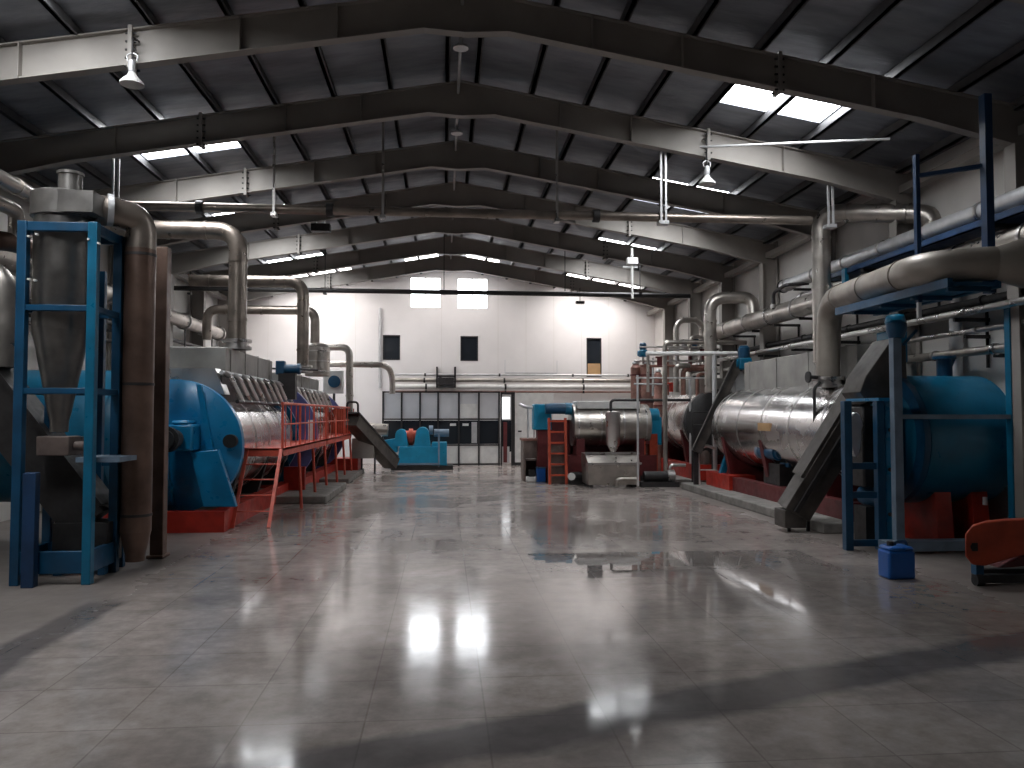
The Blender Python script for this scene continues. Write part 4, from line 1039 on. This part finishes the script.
# near conveyor -------------------------------------------------------------------
a, b_ = at(793, 512, 11.15), at(879, 372, 10.75)
T = Thing('inclined_conveyor', 'big grey brown inclined conveyor crossing in front of the near right dryer', 'conveyor', (a.x, 11.15, 0), 'inclined conveyors')
dr = (b_ - a).normalized(); sdv = dr.cross(V((0, 1, 0))).normalized(); 
if sdv.z < 0: sdv = -sdv
T.part('trough', 'conv', B().bar(a, b_, .40, .36, (0, 1, 0)), bev=.01)
T.part('trough_flange', 'dark', B().bar(a + V((0, -.22, 0)) + sdv * .06, b_ + V((0, -.22, 0)) + sdv * .06 + dr * .38, .06, .05, (0, 1, 0)))
T.part('top_cover', 'conv', B().bar(a + sdv * .2 + dr * .5, b_ + sdv * .2 - dr * .3, .10, .34, (0, 1, 0)))
T.part('tail_box', 'conv', B().box(a.x - .2, a.x + .12, 10.98, 11.34, at(780, 527, 11.1).z, a.z + .05), bev=.01)
T.part('leg', 'dark', B().box(a.x - .10, a.x - .06, 11.1, 11.14, 0, .3)); T.part('leg', 'dark', B().box(a.x + .19, a.x + .23, 11.1, 11.14, 0, .65))
tt = [at(866, 376, 10.0), at(893, 338, 10.0), at(906, 345, 10.0), at(908, 400, 10.0), at(868, 404, 10.0), at(860, 392, 10.0)]
T.part('head_chute', 'conv', B().prism(tt, (0, .5, 0)), bev=.01)
q = at(897, 338, 10.6)
T.part('head_drive', 'teal', B().box(q.x - .14, q.x + .1, 10.5, 10.9, q.z - .35, q.z + .1).lathe((q.x - .02, 10.6, q.z + .1), (0, 0, 1), [(0, .1), (.12, .14), (.22, .12), (.24, .03)], 20), bev=.02)
# blue stand
T = Thing('support_frame', 'blue ladder-like steel stand left of the blue cross vessel', 'support frame', (5.1, 9.8, 0))
for x, y, w in ((at(847.5, 500, 9.55).x, 9.55, .05), (at(880, 500, 9.55).x, 9.55, .05), (at(890, 500, 9.55).x, 9.57, .07)):
    T.part('post', 'deepblue' if w < .06 else 'blue', B().box(x - w, x + w, y - .05, y + .05, 0, at(880, 401, 9.55).z), bev=.006)
for py in (466, 495, 543): z = at(860, py, 9.55).z; T.part('rung', 'deepblue', B().box(at(847, 500, 9.55).x, at(888, 500, 9.55).x, 9.53, 9.58, z - .04, z + .04))
T.part('top_cap', 'blue', B().box(at(872, 400, 9.55).x, at(896, 400, 9.55).x, 9.4, 10.2, at(880, 401, 9.55).z, at(880, 398, 9.55).z))
bx = B()
for py in (430, 470, 515): q = at(893, py, 9.45); bx.cyl(q, q + V((0, .1, 0)), .025, 10)
T.part('bolts', 'black', bx)
q = at(856, 430, 9.7); pts = []
w_, h_ = at(864, 430, 9.7).x - q.x, at(856, 410, 9.7).z - q.z
for i in range(25):
    t = 2 * PI * i / 24
    zz = math.sin(t); pts.append((q.x + w_ * (math.cos(t)) * (1 if zz > 0 else .8), 9.7, q.z + (h_ * .9 * 1.0 * zz if zz > 0 else h_ * 1.35 * zz)))
T = Thing('belt_guard', 'pale oval belt guard between the big conveyor and the blue stand', 'guard', (q.x, 9.75, q.z - .5))
T.part('cover', 'silver', B().prism(pts[:-1], (0, .14, 0)), bev=.02); T.part('pulley_shaft', 'dark', B().cyl((q.x, 9.84, q.z + .08), (q.x + .45, 9.84, q.z + .08), .03, 10)); T.part('stay', 'deepblue', B().box(q.x - .02, q.x + .02, 9.84, 9.88, .15, q.z - .3))
q = at(872, 455, 9.95)
T = Thing('drive_unit', 'dark gearbox and motor standing behind the blue ladder-like stand', 'machine', (q.x, 10.0, 0))
T.part('gearbox', 'dark', B().box(q.x - .2, q.x + .34, 9.8, 10.15, .75, at(870, 406, 9.9).z), bev=.03); T.part('motor_body', 'deepblue', B().cyl((q.x + .05, 9.72, .62), (q.x + .05, 10.2, .62), .14, 20)); T.part('pedestal', 'dark', B().box(q.x - .18, q.x + .3, 9.8, 10.1, 0, .5))
# blue cross vessel right
T = cross_vessel('blue vessel lying across behind the pale rail on the right', 5.98, 7.38, 10.3, 1.36, .86, 'teal', 1)
T.part('top_nozzle', 'deepblue', B().lathe((at(944, 350, 10.3).x, 10.3, 2.15), (0, 0, 1), [(0, .1), (.3, .1), (.3, .15), (.34, .15)], 20).bar((at(949, 350, 10.3).x, 10.3, 2.3), (at(955, 342, 10.3).x, 10.3, 2.5), .03, .03))
T.part('drain_cock', 'silver', B().cyl(at(985, 505, 9.6), at(985, 497, 9.6), .03, 10))
# pale frame before it
xq = at(897, 450, 9.3).x; xr = at(1014, 450, 9.3).x
T = Thing('post_rail_barrier', 'pale post and rail frame in front of the blue cross vessel', 'barrier', ((xq + xr) / 2, 9.3, 0))
T.part('post', 'paleblue', B().box(xq - .055, xq + .055, 9.25, 9.35, 0, at(897, 338, 9.3).z), bev=.006)
T.part('post', 'teal', B().box(xr - .06, xr + .06, 9.25, 9.35, 0, 3.08), bev=.006, label='teal blue right post')
T.part('rail', 'paleblue', B().box(xq, xr, 9.26, 9.34, at(950, 419, 9.3).z, at(950, 414.5, 9.3).z)); T.part('sill_beam', 'paleblue', B().box(at(882, 500, 9.3).x, xr, 9.2, 9.4, .03, .15))
T.part('head_valve', 'deepblue', B().lathe((xq + .02, 9.3, at(897, 338, 9.3).z), (0, 0, 1), [(0, .09), (.1, .12), (.18, .12), (.22, .05)], 18).bar((xq + .1, 9.3, at(897, 345, 9.3).z), (xq + .28, 9.3, at(897, 330, 9.3).z), .03, .03), label='dark valve head on the pale post')
# jerry can -----------------------------------------------------------------------
q = at(900, 577, 7.85)
T = Thing('jerry_can', 'blue plastic jerry can with a black cap on the floor', 'jerry can', (q.x, 7.9, 0))
T.part('body', 'drum', B().box(q.x - .145, q.x + .145, 7.8, 8.02, 0, .29).prism([(q.x - .145, 7.8, .29), (q.x + .145, 7.8, .29), (q.x + .12, 7.8, .335), (q.x - .12, 7.8, .335)], (0, .22, 0)), bev=.025)
T.part('cap', 'black', B().lathe((q.x - .07, 7.9, .33), (0, 0, 1), [(0, .035), (.045, .035), (.05, .03)], 18)); T.part('handle', 'deepblue', B().tube([(q.x - .02, 7.91, .33), (q.x - .01, 7.91, .375), (q.x + .10, 7.91, .375), (q.x + .12, 7.91, .33)], .016, 10, .03))
# orange guard --------------------------------------------------------------------
Yg = 7.45
pts = [at(965, 556, Yg), at(965, 534, Yg), at(972, 526, Yg), at(985, 522, Yg), at(1005, 520, Yg), at(1030, 519, Yg), at(1090, 512, Yg), at(1110, 530, Yg), at(1080, 546, Yg), at(1020, 556, Yg), at(985, 566, Yg), at(972, 565, Yg)]
T = Thing('belt_guard', 'orange red sheet belt guard at the right picture edge', 'guard', (pts[4].x, Yg, 0))
T.part('cover', 'orange', B().prism(pts, (.10, .12, 0)), bev=.015)
q = at(974, 547, Yg - .004); T.part('shaft_slot', 'black', B().cyl(q, q + V((0, .02, 0)), .035, 16).box(q.x - .02, q.x + .04, Yg - .005, Yg + .01, q.z - .04, q.z + .04))
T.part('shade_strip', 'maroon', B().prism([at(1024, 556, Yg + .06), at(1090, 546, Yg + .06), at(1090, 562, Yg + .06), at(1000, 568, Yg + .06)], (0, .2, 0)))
x0 = at(978, 580, Yg).x
T.part('base_frame', 'dark', B().box(x0, x0 + 1.4, Yg + .02, Yg + .10, .02, .10).box(x0 + .2, x0 + 1.4, Yg + .3, Yg + .38, .02, .10)); T.part('support', 'deepblue', B().box(x0 + .02, x0 + .10, Yg + .05, Yg + .13, .1, .28).box(x0 + .9, x0 + .98, Yg + .05, Yg + .13, .1, .4)); T.part('wheel', 'black', B().cyl((x0 - .02, Yg + .02, .055), (x0 + .06, Yg + .02, .055), .055, 18))

# walkway -------------------------------------------------------------------------
T = Thing('overhead_walkway', 'blue steel walkway hung along the right side', 'walkway', (5.9, 9.0, 3.06))
T.part('deck', 'deepblue', B().box(5.42, 5.95, 8.0, 10.45, 3.08, 3.12)); T.part('edge_beam', 'deepblue', B().box(5.38, 5.44, 8.0, 10.45, 3.06, 3.16)); T.part('edge_beam', 'deepblue', B().box(5.93, 5.99, 8.0, 10.45, 3.06, 3.16))
jb = B()
for i in range(4): y = 8.1 + i * .66; jb.box(5.44, 5.93, y - .025, y + .025, 3.03, 3.08)
T.part('joist', 'deepblue', jb, each=True)
u, w2 = at(916, 155, 8.75), at(985, 95, 8.3)
T.part('post', 'navy', B().box(u.x - .025, u.x + .025, 8.72, 8.78, 3.0, u.z)); T.part('post', 'navy', B().box(w2.x - .045, w2.x + .045, 8.25, 8.35, 3.05, w2.z), label='thicker dark post'); T.part('handrail', 'navy', B().bar((u.x, 8.75, u.z - .25), (w2.x, 8.3, u.z - .25), .045, .045)); T.part('hanger', 'silver', B().box(u.x - .02, u.x + .02, 8.73, 8.77, 2.82, 3.06))

# ducts right ----------------------------------------------------------------------
bx_ = at(827, 350, 12.2).x
t = at(827, 296, 12.2)
T = vent('thick brown grey duct elbowing toward the camera from the near right dryer', [at(1018, 263, 7.95), at(990, 263.5, 8.05), at(925, 268, 8.35), at(829, 301, 12.15), (bx_, 12.2, 2.12)], .185, 'tanclad', flange=True, bend=.55)
c0, c1 = at(996, 263.5, 8.03), at(1018, 263, 7.95)
T.part('end_cone', 'tanclad', B().lathe(c0, c1 - c0, [(0, .187), (.04, .20), (.26, .27), (.34, .27), (.34, .20), (.5, .20)], 28), label='flared cone at the duct end')
hv = T.part('side_valve', 'dark', B().cyl((bx_ - .18, 12.1, 2.28), (bx_ - .40, 12.0, 2.28), .03, 10).cyl((bx_ - .40, 12.0, 2.28), (bx_ - .43, 12.0, 2.28), .09, 16).tube([(bx_ - .2, 12.05, 2.2), (bx_ - .32, 12.0, 2.1), (bx_ - .32, 12.0, 1.5)], .025, 8, .05))
ta = at(820.5, 213, 12.75)
vent('pale upright duct with a high elbow to the right wall', [(7.18, 11.3, 3.9), at(940, 214, 11.3), (ta.x, 12.75, ta.z), (ta.x, 12.75, 2.55)], .15, 'clad', bend=.34)
q = at(955, 300, 10.7)
vent('slim pale riser with rounded top beside the blue post on the right', [(7.40, 10.7, 4.42), (q.x, 10.7, 4.42), (q.x, 10.7, 2.1)], .085, 'silver', name='vent_pipe', bend=.1)
q = at(994.5, 330, 10.2)
single('riser_pipe', 'thin grey riser at the right wall near the picture edge', 'pipe', 'clad', B().cyl((q.x, 10.2, 0), (q.x, 10.2, 3.4), .045, 14), 'riser pipes on the right wall')

def wallpipe(lab, x, z, r, m, y0, y1, n=6, cap=False, name='insulated_pipe', rings=True):
    T = Thing(name, lab, 'pipe', (x, (y0 + y1) / 2, z - r), 'pipes along the right wall')
    T.part('pipe_run', m, B().cyl((x, y0, z), (x, y1, z), r, 22))
    if rings: T.part('ring', 'steel' if m != 'dark' else 'dark', B().bands((x, y0 + .2, z), (x, y1 - .2, z), r + .018, n, .05, 22), each=True)
    br = B()
    for i in range(n):
        y = y0 + .5 + i * (y1 - y0 - 1) / (n - 1); br.box(x - .02, XR - .01, y - .02, y + .02, z - r - .05, z - r); br.bar((XR - .04, y, z - r - .03), (XR - .04, y, z - r - .45), .03, .03)
    T.part('bracket', 'dark', br, each=True)
    if cap: T.part('end_cap', 'dark', B().cyl((x, y1, z), (x, y1 + .03, z), r + .02, 22))


wallpipe('fattest silver insulated pipe along the right wall', 6.9, 3.77, .19, 'clad', 6.0, 20.0, 12)
wallpipe('capped silver pipe above the fat insulated pipe on the right wall', 7.08, 4.37, .12, 'silver', 6.0, 15.9, 9, True)
wallpipe('thin silver pipe just below the capped pipe on the right wall', 7.2, 4.08, .05, 'steel', 6.0, 15.5, 8, name='service_pipe')
wallpipe('thin silver pipe running low behind the near right dryer hood', 6.95, 3.06, .05, 'steel', 8.0, 22.5, 9, name='service_pipe')
wallpipe('dark pipe running beneath the fat insulated pipe on the right wall', 7.2, 3.22, .055, 'dark', 8.0, 22.5, 9, name='service_pipe')
wallpipe('second low silver pipe on the right wall, under the dark pipe', 7.1, 2.82, .04, 'steel', 8.0, 22.5, 9, name='service_pipe')
wallpipe('lowest grey pipe on the right wall above the blue vessel', 7.2, 2.55, .06, 'clad', 7.0, 12.5, 5, name='service_pipe')
T = Thing('cable_tray', 'dark blue cable tray under the capped pipe on the right wall', 'cable tray', (6.85, 11.5, 4.02))
T.part('tray', 'navy', B().box(6.65, 7.0, 8.2, 13.2, 4.02, 4.04).box(6.65, 6.67, 8.2, 13.2, 4.02, 4.12).box(6.98, 7.0, 8.2, 13.2, 4.02, 4.12)); T.part('bracket', 'dark', B().box(6.65, XR - .01, 9.0, 9.05, 3.97, 4.02).box(6.65, XR - .01, 12.0, 12.05, 3.97, 4.02))
q = at(760, 312, 17.2)
T = Thing('bent_bracket_pipe', 'small bent dark pipe looping over the fat insulated pipe', 'pipe', (6.75, 15.5, 3.95)); T.part('pipe_run', 'dark', B().tube([(6.72, 15.6, 3.85), (6.72, 15.6, 4.18), (6.72, 15.0, 4.25), (7.1, 14.8, 4.25)], .035, 10, .12)); T.part('collar', 'steel', B().cyl((6.72, 15.6, 3.86), (6.72, 15.6, 3.94), .06, 12))
# green/blue tag brackets on fat pipe
q = at(862, 275, 10.9)
single('pipe_clip', 'teal clip plate hanging on the pipes behind the thick duct', 'clip', 'teal', B().box(6.62, 6.68, 12.5, 12.62, 3.45, 4.12))

# ================================================================ LIGHT & RENDER
w = bpy.data.worlds.new('world'); sc.world = w; w.use_nodes = True
w.node_tree.nodes['Background'].inputs[0].default_value = (0.75, 0.85, 1, 1); w.node_tree.nodes['Background'].inputs[1].default_value = 0.3
sc.view_settings.view_transform = 'Standard'; sc.view_settings.look = 'None'; sc.view_settings.gamma = 1; sc.view_settings.use_curve_mapping = False
sc.view_settings.exposure = 0.1
sc.cycles.max_bounces = 8; sc.cycles.diffuse_bounces = 5; sc.cycles.glossy_bounces = 4; sc.cycles.transparent_max_bounces = 4; sc.cycles.caustics_reflective = False; sc.cycles.caustics_refractive = False
sc.cycles.sample_clamp_indirect = 4
sc.cycles.use_denoising = True
